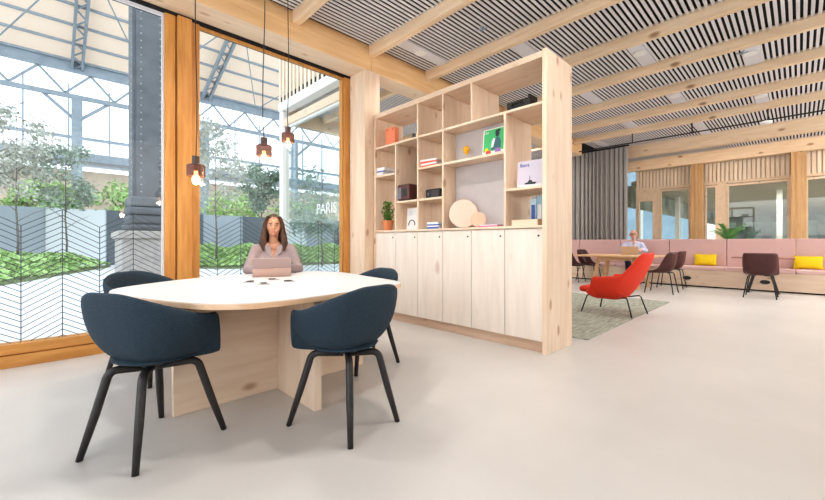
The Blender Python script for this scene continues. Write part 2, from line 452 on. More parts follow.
for px in (632.5, 692, 768):
    MB().tube([(0, yb(px, 10.17), 0), (0, yb(px, 10.17), .23)], .012, 8).build('hanger', M['black'], rl)
for k, px in enumerate((766,)):
    o = thing('track_spotlight', 'small white lamp hung under the black ceiling rail', 'lamp', (10.17, yb(px, 10.17), 3.44))
    MB().lathe([(.08, -.06), (.10, -.02), (.03, 0)]).build('lamp_head', M['white'], o, smooth=True)

# ================================================================== TABLE
pts = [(.50,2.22),(.60,2.05),(.78,1.93),(1.05,1.92),(1.5,1.985),(1.82,2.05),(1.945,2.13),(2.02,2.30),(2.10,2.75),(2.17,3.20),(2.13,3.48),(1.98,3.66),(1.70,3.74),(1.35,3.75),(1.0,3.66),(.66,3.47),(.38,3.24),(.285,3.03),(.30,2.80),(.40,2.48)]
def smooth_loop(p, n=4):
    out = []; L = len(p)
    for i in range(L):
        a, b, c, d = [Vector(p[(i + k) % L]) for k in (-1, 0, 1, 2)]
        for k in range(n):
            t = k / n
            out.append(tuple(.5 * ((2*b) + (c - a)*t + (2*a - 5*b + 4*c - d)*t*t + (3*b - a - 3*c + d)*t**3)))
    return out
TC = Vector((1.24, 2.84))
loop = smooth_loop([(x - TC.x, y - TC.y) for x, y in pts])
tb = thing('meeting_table', 'large rounded white-topped meeting table on crossed pale wood panels', 'table', (TC.x, TC.y, 0))
MB().prism(loop, .708, .737).build('table_edge', M['tedge'], tb, bevel=.003)
MB().prism([(x*.997, y*.997) for x, y in loop], .7371, .7405).build('tabletop', M['tabletop'], tb)
MB().box(.547 - TC.x, 1.95 - TC.x, 2.61 - TC.y, 2.66 - TC.y, 0, .706).build('leg_panel', M['palex'], tb, bevel=.004)
MB().box(1.19 - TC.x, 1.24 - TC.x, 2.09 - TC.y, 2.609 - TC.y, 0, .706).build('leg_panel', M['palez'], tb, bevel=.004)
MB().box(1.19 - TC.x, 1.24 - TC.x, 2.661 - TC.y, 3.35 - TC.y, 0, .706).build('leg_panel', M['palez'], tb, bevel=.004)

# cable grommets lying in the tabletop
gr0 = None
for i, (px, py, lab) in enumerate(((248.5, 282.5, 'leftmost of the four'), (264, 284.3, 'frontmost of the four'), (274, 280, 'rearmost, in front of the laptop'), (289.5, 281.5, 'rightmost of the four'))):
    d = (H - .7405) * FP / (py - 242); x, y = at(px, d)
    lab = 'round black power grommet in the white tabletop, ' + lab
    if gr0 is None:
        gr0 = thing('power_grommet', lab, 'grommet', (x, y, .741), .4, group='grommets in the meeting table')
        MB().lathe([(.042, 0), (.042, .004), (.034, .006)]).build('ring', plain('brushed_steel', (.5,.5,.5), .35, 1), gr0)
        MB().box(-.010, .040, -.020, .020, .0062, .012).build('lid', M['black'], gr0, bevel=.003)
    else: dup(gr0, (x, y, .741), .4 + i, lab)

# ================================================================== CHAIRS
def shell(a, b, zb, rimz, back=lambda c, g: 0.0, n=2.6, flare=.15, NT=80, NV=12, pw=.62, yo=0, f2=.66):
    m_ = MB(); rings = []
    ctr = m_.b.verts.new((0, yo, zb))
    for j in range(1, NV + 1):
        t = (j / NV) * PI / 2
        f, g = math.sin(t) ** pw, 1 - max(0, math.cos(t)) ** f2
        ring = []
        for k in range(NT):
            th = 2 * PI * k / NT; s_, c_ = math.sin(th), math.cos(th)
            R = 1 / ((abs(s_) / a) ** n + (abs(c_) / b) ** n) ** (1 / n)
            z = zb + (rimz(th if th <= PI else 2*PI - th) - zb) * g
            q = f * (1 - flare + flare * g)
            ring.append(m_.b.verts.new((s_ * R * q, c_ * R * q + yo - back(c_, max(0, z - zb)), z)))
        rings.append(ring)
    for k in range(NT): m_.b.faces.new((ctr, rings[0][k], rings[0][(k+1) % NT]))
    for A, B in zip(rings, rings[1:]):
        for k in range(NT): m_.b.faces.new((A[k], B[k], B[(k+1) % NT], A[(k+1) % NT]))
    return m_
def sm(x, a, b):
    t = min(1, max(0, (x - a) / (b - a))); return t * t * (3 - 2 * t)
D = math.radians
def navy_rim(th):
    d = math.degrees(th)
    return .455 + .228 * sm(d, 46, 64) + .135 * sm(d, 70, 165)
def bent_leg(x, y, top=.405, r=.0165, k=.62, inner=.22):
    # from the hub outwards, then a bend down to the foot
    p = []
    kx, ky = x * k, y * k
    p.append((x * inner * .3, y * inner * .3, top)); p.append((kx * .80, ky * .80, top + .006))
    for q in range(1, 6):
        t = q / 6 * PI / 2
        e = .045
        p.append((kx * .80 + (kx * .24) * math.sin(t), ky * .80 + (ky * .24) * math.sin(t), top + .006 - e * (1 - math.cos(t))))
    p.append((x * .80, y * .80, top * .50)); p.append((x, y, 0.0))
    return p
nc = thing('tub_armchair', 'navy felt tub armchair on black wooden legs, nearest at the left end of the table', 'chair', (.40, 2.35, 0), D(28 - 90))
shell(.283, .253, .437, navy_rim, n=2.9, pw=.80, yo=.018, flare=.10, f2=.72).build('seat_shell', M['navy'], nc, smooth=True, solid=.030, sub=1)
MB().ell((0, .02, .462), (.20, .19, .024)).build('seat_pad', M['navy'], nc, smooth=True)
MB().lathe([(.05, 0), (.07, .012), (.07, .02)], c=(0, 0, .412)).build('seat_mount', M['black'], nc)
for x, y in ((.235, .235), (-.235, .235), (.185, -.225), (-.185, -.225)):
    pth = bent_leg(x, y)
    MB().tube(pth, [.020] * (len(pth) - 2) + [.0195, .0145], 12).build('leg', M['legblack'], nc, smooth=True)
dup(nc, (1.262, 1.84, 0), D(98 - 90), 'navy felt tub armchair on black legs, in front of the wooden table base')
dup(nc, (.60, 3.58, 0), D(-56 - 90), 'navy felt tub armchair tucked behind the left edge of the table beside the glass')
dup(nc, (1.99, 2.64, 0), D(176 - 90), 'navy felt tub armchair at the right edge of the table beside the bookcase')
dup(nc, (1.77, 3.96, 0), D(-112 - 90), 'navy felt tub armchair under the woman with the laptop')
for o in bpy.data.objects:
    if o.name.startswith('tub_armchair'): o['group'] = 'navy armchairs around the meeting table'

# maroon shell chairs
def mar_rim(th):
    d = math.degrees(th)
    return .445 + .05 * sm(d, 50, 85) + .355 * sm(d, 82, 128)
mc = thing('shell_chair', 'maroon shell chair standing alone with its back to the camera before the bench', 'chair', (9.75, .52, 0), D(0 - 90))
shell(.25, .245, .425, mar_rim, back=lambda c, g: .09 * g if c < 0 else 0, n=3.6, pw=.5, f2=.5, flare=.04).build('seat_shell', M['maroon'], mc, smooth=True, solid=.02, sub=1)
for x, y in ((.23, .23), (-.23, .23), (.23, -.27), (-.23, -.27)):
    MB().tube([(x * .25, y * .5, .42), (x * .66, y * .7, .42), (x * .74, y * .76, .395), (x, y, 0)], .010, 8).build('leg', M['black'], mc, smooth=True)
for x, y, a, lab in ((9.14, 2.02, 90, 'maroon shell chair right of the red armchair, nearer of the two at the oak table'),
                     (10.33, 2.08, 92, 'maroon shell chair right of the red armchair, second of the two at the oak table'),
                     (10.10, 4.22, -90, 'maroon shell chair at the left end of the oak table, partly behind the bookcase'),
                     (10.62, 4.00, -90, 'maroon shell chair at the left end of the oak table, farther in beside the bench')):
    dup(mc, (x, y, 0), D(a - 90), lab)
for o in bpy.data.objects:
    if o.name.startswith('shell_chair'): o['group'] = 'maroon shell chairs near the bench'

# red lounge chair
def red_rim(th):
    d = math.degrees(th)
    return .34 + .215 * sm(d, 55, 70) + .02 * sm(d, 80, 110) + .33 * sm(d, 112, 150)
rc = thing('lounge_armchair', 'bright red high-backed lounge armchair on thin black legs standing on the rug', 'armchair', (6.05, 1.94, 0), D(84 - 90))
shell(.36, .34, .23, red_rim, back=lambda c, g: (.30 * max(0, g - .10)) * min(1, -c * 2.0) if c < 0 else 0, n=2.5, pw=.55, flare=.16, NT=96).build('seat_shell', M['red'], rc, smooth=True, solid=.05, sub=1)
MB().box(-.275, .275, -.22, .40, .29, .40).build('seat_cushion', M['red'], rc, smooth=True, bevel=.05, sub=1)
for x, y in ((.30, .33), (-.30, .33), (.27, -.37), (-.27, -.37)):
    MB().tube([(x * .3, y * .4, .245), (x * .80, y * .75, .265), (x * .86, y * .80, .24), (x, y, 0)], .010, 8).build('leg', M['black'], rc, smooth=True)

# ================================================================== BOOKCASE
X0, X1 = 3.34, 3.87
VY = [1.675 + .4175 * k for k in range(7)]      # VY[0] right (near) ... VY[6] left (far)
ZL = [1.21, 1.59, 1.98, 2.38]
bc = thing('bookcase', 'tall pale spruce bookcase with open compartments above closed cupboard doors', 'bookcase', (X0, VY[0], 0))
def bb(name, x0, x1, y0, y1, z0, z1, mat, par=None, bev=.003, off=(X0, VY[0])):
    return MB().box(x0-off[0], x1-off[0], y0-off[1], y1-off[1], z0, z1).build(name, mat, par or bc, bevel=bev)
bb('end_panel', 3.315, X1, VY[0] - .045, VY[0], 0, 2.85, M['palez'])
bb('end_panel', X0, X1, VY[6], VY[6] + .04, 0, 2.85, M['palez'])
bb('top_panel', X0, X1, VY[0] + .001, VY[6] - .001, 2.79, 2.85, M['paley'])
T = .022
def shelf(i0, i1, z): bb('shelf', X0 + .006, X1, VY[i0] + (.001 if i0 == 0 else T/2 + .0005), VY[i1] - (.001 if i1 == 6 else T/2 + .0005), z - .026, z, M['paley'])
bb('counter', X0 - .012, X1, VY[0] + .001, VY[6] - .001, 1.185, 1.21, M['paley'])
bb('shelf', X0 + .006, X1, VY[0] + .001, VY[6] - .001, 2.354, 2.38, M['paley'])
def div(i, z0, z1): bb('divider', X0 + .003, X1, VY[i] - T/2, VY[i] + T/2, z0 + .0005, z1 - .0005, M['palez'])
div(1, 1.21, 2.354); div(3, 1.21, 2.354); div(4, 1.21, 2.354); div(5, 1.21, 2.354)
div(2, 2.38, 2.79); div(3, 2.38, 2.79); div(4, 2.38, 2.79)
shelf(0, 1, 1.59); shelf(1, 3, 1.98); shelf(3, 4, 1.98); shelf(3, 4, 1.59); shelf(4, 5, 1.59); shelf(5, 6, 1.98)
bb('back_panel', 3.57, 3.585, VY[1] + T/2 + .001, VY[3] - T/2 - .001, 1.2105, 1.953, M['backpanel'])
bb('back_panel', 3.57, 3.585, VY[1] + T/2 + .001, VY[3] - T/2 - .001, 1.9805, 2.3535, M['backpanel'])
bb('back_panel', 3.86, 3.868, VY[4] + T/2 + .001, VY[5] - T/2 - .001, 1.5905, 2.3535, M['backpanel'])
bb('carcass', X0 + .03, X1, VY[0] + .001, VY[6] - .001, .105, 1.184, M['palez'])
bb('plinth', X0 + .035, X1, VY[0] + .001, VY[6] - .001, 0, .104, M['plinth'])
for k in range(6):
    dd = bb('door', X0 + .004, X0 + .0295, VY[k] + (.003 if k else .005), VY[k+1] - .003, .11, 1.178, M['door'], bev=.0015)
    tagk = MB().lathe([(.010, 0), (.010, .004)], n=12, mat=Matrix.Rotation(-PI/2, 4, 'Y')).build('finger_hole', M['dark'], dd)
    tagk.location = (.005, VY[k] - VY[0] + .05, 1.06 + .05)

# ---------- things on the shelves
def shelfY(px, X): return onX(px, X)[1]
def rot_box_thing(name, label, cat, X, Y, z, rz=0, group=None): return thing(name, label, cat, (X, Y, z), rz, group)
def book(label, X, Y, z, w, dpt, h, mat, rz=0, group=None, name='book'):
    o = thing(name, label, 'book', (X, Y, z), rz, group)
    MB().box(-dpt/2, dpt/2, -w/2, w/2, 0, .003).box(-dpt/2, dpt/2, -w/2, w/2, h-.003, h).box(-dpt/2, -dpt/2+.003, -w/2, w/2, .003, h-.003).build('cover', mat, o)
    MB().box(-dpt/2+.0035, dpt/2-.004, -w/2+.004, w/2-.004, .0032, h-.0032).build('pages', M['white'], o)
    return o
bw = plain('cover_white', (.78,.77,.76), .5); bblue = plain('cover_blue', (.06,.12,.42), .5); bred = plain('cover_red', (.70,.10,.06), .5)
bteal = plain('cover_pale_blue', (.30,.50,.62), .5); bpink = plain('cover_pink', (.72,.18,.30), .5); bor = plain('coral_card', (.86,.28,.15), .6)
# orange card box, top left
y = shelfY(392, 3.5)
o = thing('card_box', 'coral orange box standing in the top left compartment', 'box', (3.52, y + .02, 2.38), .15)
MB().box(-.045, .045, -.085, .085, 0, .28).build('box_body', bor, o, bevel=.003)
for sy, sz in ((-.05,.03),(.05,.03),(-.05,.25),(.05,.25)):
    MB().lathe([(.009, 0), (.009, .002)], n=10, mat=Matrix.Translation((-.0455, sy, sz)) @ Matrix.Rotation(-PI/2, 4, 'Y')).build('label_dot', M['maroon'], o)
y = shelfY(413, 3.6)
o = thing('grey_vase', 'small dark grey vase in the top row second compartment', 'vase', (3.62, y, 2.38))
MB().lathe([(.035, 0), (.045, .03), (.04, .10), (.022, .13), (.028, .15)]).build('vase_body', plain('slate_glaze', (.10,.12,.13), .4), o, smooth=True)
# stack of books, left column
y = shelfY(384, 3.50)
for i, (mt_, hh, lab) in enumerate(((bw, .048, 'white book at the bottom of the left column stack'), (bblue, .018, 'blue book in the middle of the left column stack'), (bw, .045, 'thick white book on top of the left column stack'))):
    book(lab, 3.47, y + .0, 1.98 + [0, .049, .068][i], .30, .22, hh, mt_, .05 * i, 'books in the left column')
# plant
y = shelfY(386, 3.45)
pl = thing('potted_plant', 'leafy green plant in a terracotta pot on the cupboard counter', 'plant', (3.46, y - .03, 1.21))
pot = MB().lathe([(.055, 0), (.078, .115), (.085, .115), (.085, .14), (.074, .14), (.070, .11)], n=28).build('pot', M['terra'], pl, smooth=False)
MB().lathe([(.068, .112), (.070, .118)], n=20).build('soil', M['bark'], pl)
fl = MB(); fl.rec = False; random.seed(3)
for k in range(260):
    a = random.uniform(0, 2*PI); zz = random.uniform(.14, .40); rr = random.uniform(.0, .085) * (1.1 - abs(zz - .27) * 3)
    p = Vector((rr*math.cos(a), rr*math.sin(a), zz)); s_ = random.uniform(.016, .03)
    d1 = Vector((random.uniform(-1,1), random.uniform(-1,1), random.uniform(-.2,1))).normalized(); d2 = d1.cross(Vector((random.uniform(-1,1), random.uniform(-1,1), .3))).normalized()
    fl.quad(p - d1*s_, p + d2*s_*.45, p + d1*s_, p - d2*s_*.45)
fl.build('foliage', M['leaf'], pl)
for k in range(5):
    a = k * 1.3
    MB().tube([(0, 0, .115), (.02*math.cos(a), .02*math.sin(a), .22), (.035*math.cos(a), .035*math.sin(a), .36)], .003, 6).build('stem', M['leaf'], pl)
# radio
y = shelfY(406, 3.46)
ra = thing('striped_radio', 'dark brown retro radio with grey striped front in the second column', 'radio', (3.475, y + .005, 1.59), 0)
MB().box(-.10, .10, -.15, .15, .01, .225).build('casing', plain('dark_red_wood', (.10,.035,.03), .4), ra, bevel=.03)
gb = MB()
for k in range(6): gb.box(-.106, -.099, .115 - k*.022, .126 - k*.022, .03, .18)
gb.build('speaker_grille', plain('grille_grey', (.30,.34,.40), .5), ra)
MB().box(-.104, -.0995, -.11, -.03, .06, .16).build('dial', M['black'], ra)
for sy in (-.1, .1): MB().box(-.08, .08, sy-.01, sy+.01, 0, .012).build('foot', M['black'], ra)
# white poster card, second column base
y = shelfY(411, 3.46)
po = thing('art_card', 'white art card with a dark curved drawing leaning in the second column', 'card', (3.47, y, 1.2105), 0)
MB().box(0, .008, -.10, .10, 0, .29, Matrix.Rotation(.07, 4, 'Y')).build('card', bw, po)
arc = MB()
pa = [(-.003, .0 + .06*math.cos(t) , .06 + .07*math.sin(t)) for t in [PI*k/12 for k in range(13)]]
arc.tube([Matrix.Rotation(.07, 4, 'Y') @ Vector(p) for p in pa], .006, 6).build('drawing', M['black'], po)
MB().box(-.004, -.001, .02, .06, .20, .25, Matrix.Rotation(.07, 4, 'Y')).build('printed_patch', M['panelgrey'], po)
# red books
y = shelfY(430, 3.46)
for i, (mt_, hh, lab) in enumerate(((bred, .030, 'red book at the bottom of the red and white stack'), (bw, .022, 'white book low in the red and white stack'), (bred, .022, 'thin red book near the top of the red and white stack'), (bw, .022, 'white book on top of the red and white stack'))):
    book(lab, 3.50, y, 1.98 + [0, .031, .054, .077][i] * 1.0, .31 - i*.02, .20, hh, mt_, .07 * i, 'red and white books')
# black box radio
y = shelfY(433, 3.45)
bx = thing('black_speaker', 'small black rectangular speaker on the third column middle shelf', 'speaker', (3.50, y, 1.59))
MB().box(-.06, .06, -.115, .115, 0, .12).build('casing', M['black'], bx, bevel=.008)
MB().box(-.064, -.0595, -.10, .02, .02, .10).build('speaker_grille', plain('dark_grille', (.06,.06,.065), .7), bx)
MB().lathe([(.022, 0), (.020, .012)], n=16, mat=Matrix.Translation((-.060, .065, .06)) @ Matrix.Rotation(-PI/2, 4, 'Y')).build('knob', M['steeld'], bx)
# blue books
y = shelfY(434.5, 3.43)
for i, (mt_, hh, lab) in enumerate(((bblue, .024, 'dark blue book at the bottom of the blue and white stack'), (bw, .016, 'white book in the blue and white stack'), (bblue, .016, 'thin blue book in the blue and white stack'), (bw, .024, 'white book on top of the blue and white stack'))):
    book(lab, 3.46, y - .01, 1.21 + [0, .025, .042, .059][i], .19, .15, hh, mt_, .06 * (i % 3), 'blue and white books')
# yellow glass balloon ornament
y = shelfY(466.5, 3.46)
yo_ = thing('yellow_ornament', 'small amber yellow balloon-shaped ornament on a clear stem', 'ornament', (3.46, y, 1.98))
MB().lathe([(.001, .06), (.012, .075), (.036, .115), (.040, .135), (.032, .158), (.012, .17), (.001, .172)], n=20).build('balloon', plain('amber_glass', (.80,.42,.02), .2), yo_, smooth=True)
MB().lathe([(.025, 0), (.025, .004), (.004, .008), (.003, .062)], n=16).build('stem', plain('clear_plastic', (.7,.62,.55), .2), yo_)
# green magazine
ya, yc = shelfY(480, 3.40), shelfY(502, 3.40)
mg = thing('green_magazine', 'upright magazine with a bright green cover showing a seated figure', 'magazine', (3.44, (ya + yc)/2, 1.98), 0)
R_ = Matrix.Rotation(.10, 4, 'Y'); mw = (ya - yc)/2
MB().box(0, .006, -mw, mw, 0, .30, R_).build('cover', plain('cover_cream', (.80,.80,.72), .5), mg)
MB().box(-.0015, -.0005, -mw+.012, mw-.012, .05, .288, R_).build('cover_panel', plain('cover_green', (.06,.46,.16), .5), mg)
def flat(par, name, mat, poly, x=-.003):
    m_ = MB(); vs = [m_.b.verts.new(R_ @ Vector((x, -u, v))) for u, v in poly]; m_.b.faces.new(vs); m_.rec = False
    return m_.build(name, mat, par)
def circ(u, v, a, b_, n=14): return [(u + a*math.cos(2*PI*k/n), v + b_*math.sin(2*PI*k/n)) for k in range(n)]
blk = plain('print_black', (.03,.035,.04), .6); tl = plain('print_teal', (.05,.14,.16), .6)
flat(mg, 'figure_print', tl, [(-.03,.06),(.09,.06),(.095,.14),(.07,.19),(.035,.20),(.0,.15)])
flat(mg, 'figure_print', M['panelgrey'], [(-.03,.09),(.0,.09),(.02,.18),(.0,.19),(-.02,.16)], -.0035)
flat(mg, 'head_print', blk, circ(.045, .228, .026, .030), -.0035)
flat(mg, 'hat_print', blk, [(.01,.245),(.085,.255),(.075,.28),(.03,.275)], -.004)
flat(mg, 'flower_print', plain('print_red', (.7,.06,.04), .6), [(-.10,.02),(-.02,.02),(-.03,.055),(-.08,.07)], -.004)
flat(mg, 'flower_print', M['yellow'], [(-.11,.055),(-.06,.06),(-.07,.09),(-.10,.085)], -.0045)
flat(mg, 'flower_print', plain('print_violet', (.35,.16,.45), .6), [(.02,.03),(.10,.03),(.09,.07),(.03,.075)], -.004)
t_ = text('21e', .045, 'cover_lettering', M['white'], mg, (-.012, mw - .03, .235), (PI/2, 0, -PI/2), ext=.0005)
# round discs
ya, yc = shelfY(448, 3.47), shelfY(482, 3.47)
rad = .165
cy = shelfY(464.5, 3.47)
o = thing('round_disc', 'large pale peach round disc standing on the cupboard counter', 'disc', (3.45, cy, 1.2105), .55)
MB().lathe([(rad-.006, -.018), (rad, -.012), (rad, .012), (rad-.006, .018)], n=56, mat=Matrix.Translation((0,0,rad)) @ Matrix.Rotation(PI/2 + .10, 4, 'Y')).build('disc_body', plain('peach_white', (.78,.56,.45), .6), o)
o = thing('round_disc', 'small peach orange disc leaning before the large pale disc', 'disc', (3.375, shelfY(477.5, 3.36), 1.2105), .55)
MB().lathe([(.080, -.010), (.084, 0), (.080, .010)], n=40, mat=Matrix.Translation((0,0,.084)) @ Matrix.Rotation(PI/2 + .10, 4, 'Y')).build('disc_body', plain('peach_orange', (.78,.46,.33), .6), o)
y = shelfY(491, 3.42)
book('thin pink magazine lying flat on the counter beside the discs', 3.44, y, 1.2105, .24, .19, .014, bpink, 0, 'flat magazines', 'magazine')
book('thin white magazine lying on the pink one', 3.45, y, 1.225, .21, .17, .010, bw, .08, 'flat magazines', 'magazine')
# white poster with a boat, right column
ya, yc = shelfY(516, 3.42), shelfY(541.5, 3.42)
mw = (ya - yc)/2
pp = thing('boat_poster', 'pale lilac poster with blue writing and a dark boat in the right column', 'poster', (3.44, (ya + yc)/2, 1.59), 0)
R_ = Matrix.Rotation(.08, 4, 'Y')
MB().box(0, .006, -mw, mw, 0, .275, R_).build('poster_sheet', plain('poster_lilac', (.56,.52,.60), .6), pp)
flat(pp, 'boat_print', blk, [(-.055,.035),(.06,.03),(.075,.05),(.03,.055),(.02,.075),(-.01,.075),(-.02,.055),(-.05,.05)], -.002)
flat(pp, 'mast_print', blk, [(-.002,.07),(.004,.07),(.004,.12),(-.002,.12)], -.002)
flat(pp, 'water_print', M['panelgrey'], [(-mw+.01,.015),(mw-.01,.015),(mw-.01,.03),(-mw+.01,.035)], -.0015)
text('Ibara', .052, 'poster_lettering', plain('ink_blue', (.05,.06,.32), .6), pp, (-.003+.018, mw - .025, .215), (PI/2, 0, -PI/2), ext=.0005)
# blue box and wooden tray
y = shelfY(537, 3.6)
for i in range(3):
    o = thing('magazine_file', ['pale blue patterned box file standing at the right column base', 'dark blue patterned file beside the right end panel', 'light blue file standing behind the wooden tray'][i], 'file', (3.68, VY[0] + .16 - [0, .07, -.07][i], 1.2105), 0, 'blue files at the right column base')
    MB().box(-.10, .10, -.032, .032, 0, .30 - .02*(i==2)).build('file_body', [bteal, plain('file_navy', (.05,.16,.30), .5), plain('file_light', (.50,.68,.78), .5)][i], o, bevel=.003)
    MB().box(-.102, -.0995, -.02, .02, .04, .22).build('spine_label', [bw, bteal, bblue][i], o)
tr = thing('wooden_tray', 'low pale wooden tray box on the counter at the right column', 'tray', (3.47, VY[0] + .22, 1.2105))
MB().box(-.09, .09, -.14, .14, 0, .008).build('base', M['paley'], tr)
for a_ in ((-.09, -.082, -.14, .14), (.082, .09, -.14, .14), (-.0815, .0815, -.14, -.132), (-.0815, .0815, .132, .14)):
    MB().box(*a_, .0085, .06).build('side', M['paley'], tr)
# black briefcase, top row
y = (shelfY(507, 3.5) + shelfY(534, 3.5)) / 2
br = thing('black_case', 'black leather case lying in the wide top right compartment', 'case', (3.52, y, 2.3805))
MB().box(-.07, .07, -.13, .13, 0, .12).build('case_body', plain('black_leather', (.022,.02,.02), .5, noise=.2), br, bevel=.015)
MB().box(-.08, .08, -.142, -.118, 0, .145).build('corner_flap', M['black'], br, bevel=.006)
MB().tube([(-.072, .06, .07), (-.10, .05, .085), (-.10, -.05, .085), (-.072, -.06, .07)], .008, 8).build('handle', M['black'], br)
# =================================================================== RUG
m, n, b = nt('green_grey_rug')
tc = n.nodes.new('ShaderNodeTexCoord'); mp = n.nodes.new('ShaderNodeMapping'); mp.inputs['Scale'].default_value = (2.5, 14, 2)
n.links.new(tc.outputs['Object'], mp.inputs['Vector']); t = n.nodes.new('ShaderNodeTexNoise'); t.inputs['Scale'].default_value = 2; t.inputs['Detail'].default_value = 5
n.links.new(mp.outputs['Vector'], t.inputs['Vector']); r = n.nodes.new('ShaderNodeValToRGB'); r.color_ramp.elements[0].position = .35; r.color_ramp.elements[1].position = .65
r.color_ramp.elements[0].color = (.24,.255,.20,1); r.color_ramp.elements[1].color = (.41,.41,.345,1)
n.links.new(t.outputs['Fac'], r.inputs['Fac']); n.links.new(r.outputs['Color'], b.inputs['Base Color']); b.inputs['Roughness'].default_value = .95
d1 = H*FP/(340-242); p1 = at(576, d1); d2 = H*FP/(303-242); p2 = at(664, d2)
print('rug', p1, p2)
tag(MB().box(4.15, 7.8, 1.58, 5.6, .0, .008).build('area_rug', m), 'flat grey green woven rug under the red armchair', 'rug')

# =================================================================== BENCH (banquette)
BX = 10.9
bn = thing('banquette_bench', 'long pink upholstered banquette bench on a pale wood plinth along the back', 'bench', (BX, 0, 0))
MB().box(.02, .52, -4.8, 5.6, .03, .40).build('plinth', M['paley'], bn)
MB().box(.05, .50, -4.8, 5.6, 0, .03).build('shadow_gap', M['dark'], bn)
ys = [.06 + 1.125 * k for k in range(-4, 6)]
for a_, c_ in zip(ys, ys[1:]):
    MB().box(.0, .47, a_ + .003, c_ - .003, .401, .485).build('seat_cushion', M['pinkl'], bn, bevel=.02)
    MB().box(.44, .54, a_ + .004, c_ - .004, .487, 1.12).build('back_cushion', M['pink'], bn, bevel=.012)
for k, (px, py) in enumerate(((687, 275.5), (765, 278.5), (840, 282))):
    yy = onX(px, BX + .02)[1]
    MB().lathe([(.05, 0), (.055, .012), (.03, .02)], n=20, mat=Matrix.Translation((.018, yy, .20)) @ Matrix.Diagonal((1, 1.5, .8, 1)) @ Matrix.Rotation(-PI/2, 4, 'Y')).build('socket', M['black'], bn)
# pillows
def pillow(label, px, z=.487, w=.44, h=.28, rz=0):
    yy = onX(px, BX + .28)[1]
    o = thing('yellow_cushion', label, 'cushion', (BX + .295, yy, z + .004), rz, 'yellow cushions on the pink bench')
    m_ = MB(); N = 14; g = [[None]*(N+1) for _ in range(N+1)]; g2 = [[None]*(N+1) for _ in range(N+1)]
    for i in range(N+1):
        for j in range(N+1):
            u, v = i/N*2-1, j/N*2-1
            t = .075 * max(0, (1-abs(u)**2.5)*(1-abs(v)**2.5))**.5
            k1 = 1 - .06*(1-v*v)*abs(u)**3; k2 = 1 - .07*(1-u*u)*abs(v)**3
            g[i][j] = m_.b.verts.new((-t, u*w/2*k1, h/2 + v*h/2*k2)); g2[i][j] = m_.b.verts.new((t, u*w/2*k1, h/2 + v*h/2*k2))
    for i in range(N):
        for j in range(N):
            m_.b.faces.new((g[i][j], g[i+1][j], g[i+1][j+1], g[i][j+1])); m_.b.faces.new((g2[i][j], g2[i][j+1], g2[i+1][j+1], g2[i+1][j]))
    bmesh.ops.remove_doubles(m_.b, verts=m_.b.verts, dist=.0005)
    q = m_.build('cushion_cover', M['yellow'], o, smooth=True); q.rotation_euler = (0, .22, 0)
pillow('yellow rectangular cushion on the pink bench left of the lone maroon chair', 705)
pillow('yellow rectangular cushion on the pink bench right of the lone maroon chair', 808)
# small bench table behind the lone chair
st_ = thing('small_table', 'small dark round-edged table behind the lone maroon chair', 'table', (10.52, .53, 0))
MB().box(-.30, .30, -.47, .47, .715, .738).build('tabletop', wood('walnut', (.36,.17,.12), (.28,.12,.08), 'y', kn=0), st_, bevel=.01)
for s_ in (-1, 1):
    MB().bar((-.02, s_*.05, .71), (-.02, s_*.23, .0), .05, .05).build('leg', M['black'], st_)
MB().box(-.1, .1, -.12, .12, .69, .714).build('mount', M['black'], st_)

# oak table
ot = thing('oak_table', 'long light oak table with slanted wooden legs by the pink bench', 'table', (9.68, 2.95, 0))
MB().box(-.62, .62, -.78, .84, .71, .745).build('tabletop', M['oak'], ot, bevel=.01)
for sx in (-1, 1):
    for sy in (-1, 1):
        MB().bar((sx*.30, sy*.36, .709), (sx*.38, sy*.48, 0), .09, .06).build('leg', M['oak'], ot)
    MB().box(sx*.30-.02, sx*.30+.02, -.32, .32, .63, .708).build('side_rail', M['oak'], ot)
# curtain
cu = thing('grey_curtain', 'grey floor-length pleated curtain hanging behind the left end of the bench', 'curtain', (11.56, 0, 0))
m_ = MB(); y0, y1 = onX(627, 11.56)[1], 6.9; N = 640; rows = [.06, .6, 1.2, 2, 3, 3.70]; grid = []
for j, z in enumerate(rows):
    row = []
    for i in range(N + 1):
        u = y0 + (y1 - y0)*i/N
        amp = .045 * (1 - .25*(z/3.7)) ; ph = u*2*PI/.125 + 1.5*math.sin(u*3.1) + 1.0*math.sin(u*7.3) + .25*math.sin(z + u*2)
        row.append(m_.b.verts.new((amp*math.sin(ph) + .012*math.sin(ph*2.1), u + .012*math.cos(ph), z)))
    grid.append(row)
for A, B in zip(grid, grid[1:]):
    for i in range(N): m_.b.faces.new((A[i], A[i+1], B[i+1], B[i]))
m_.rec = False
m_.build('curtain_cloth', M['curtain'], cu, smooth=True)
MB().box(-.02, .02, y0 - .05, 6.95, 3.705, 3.75).build('curtain_track', M['black'], cu)
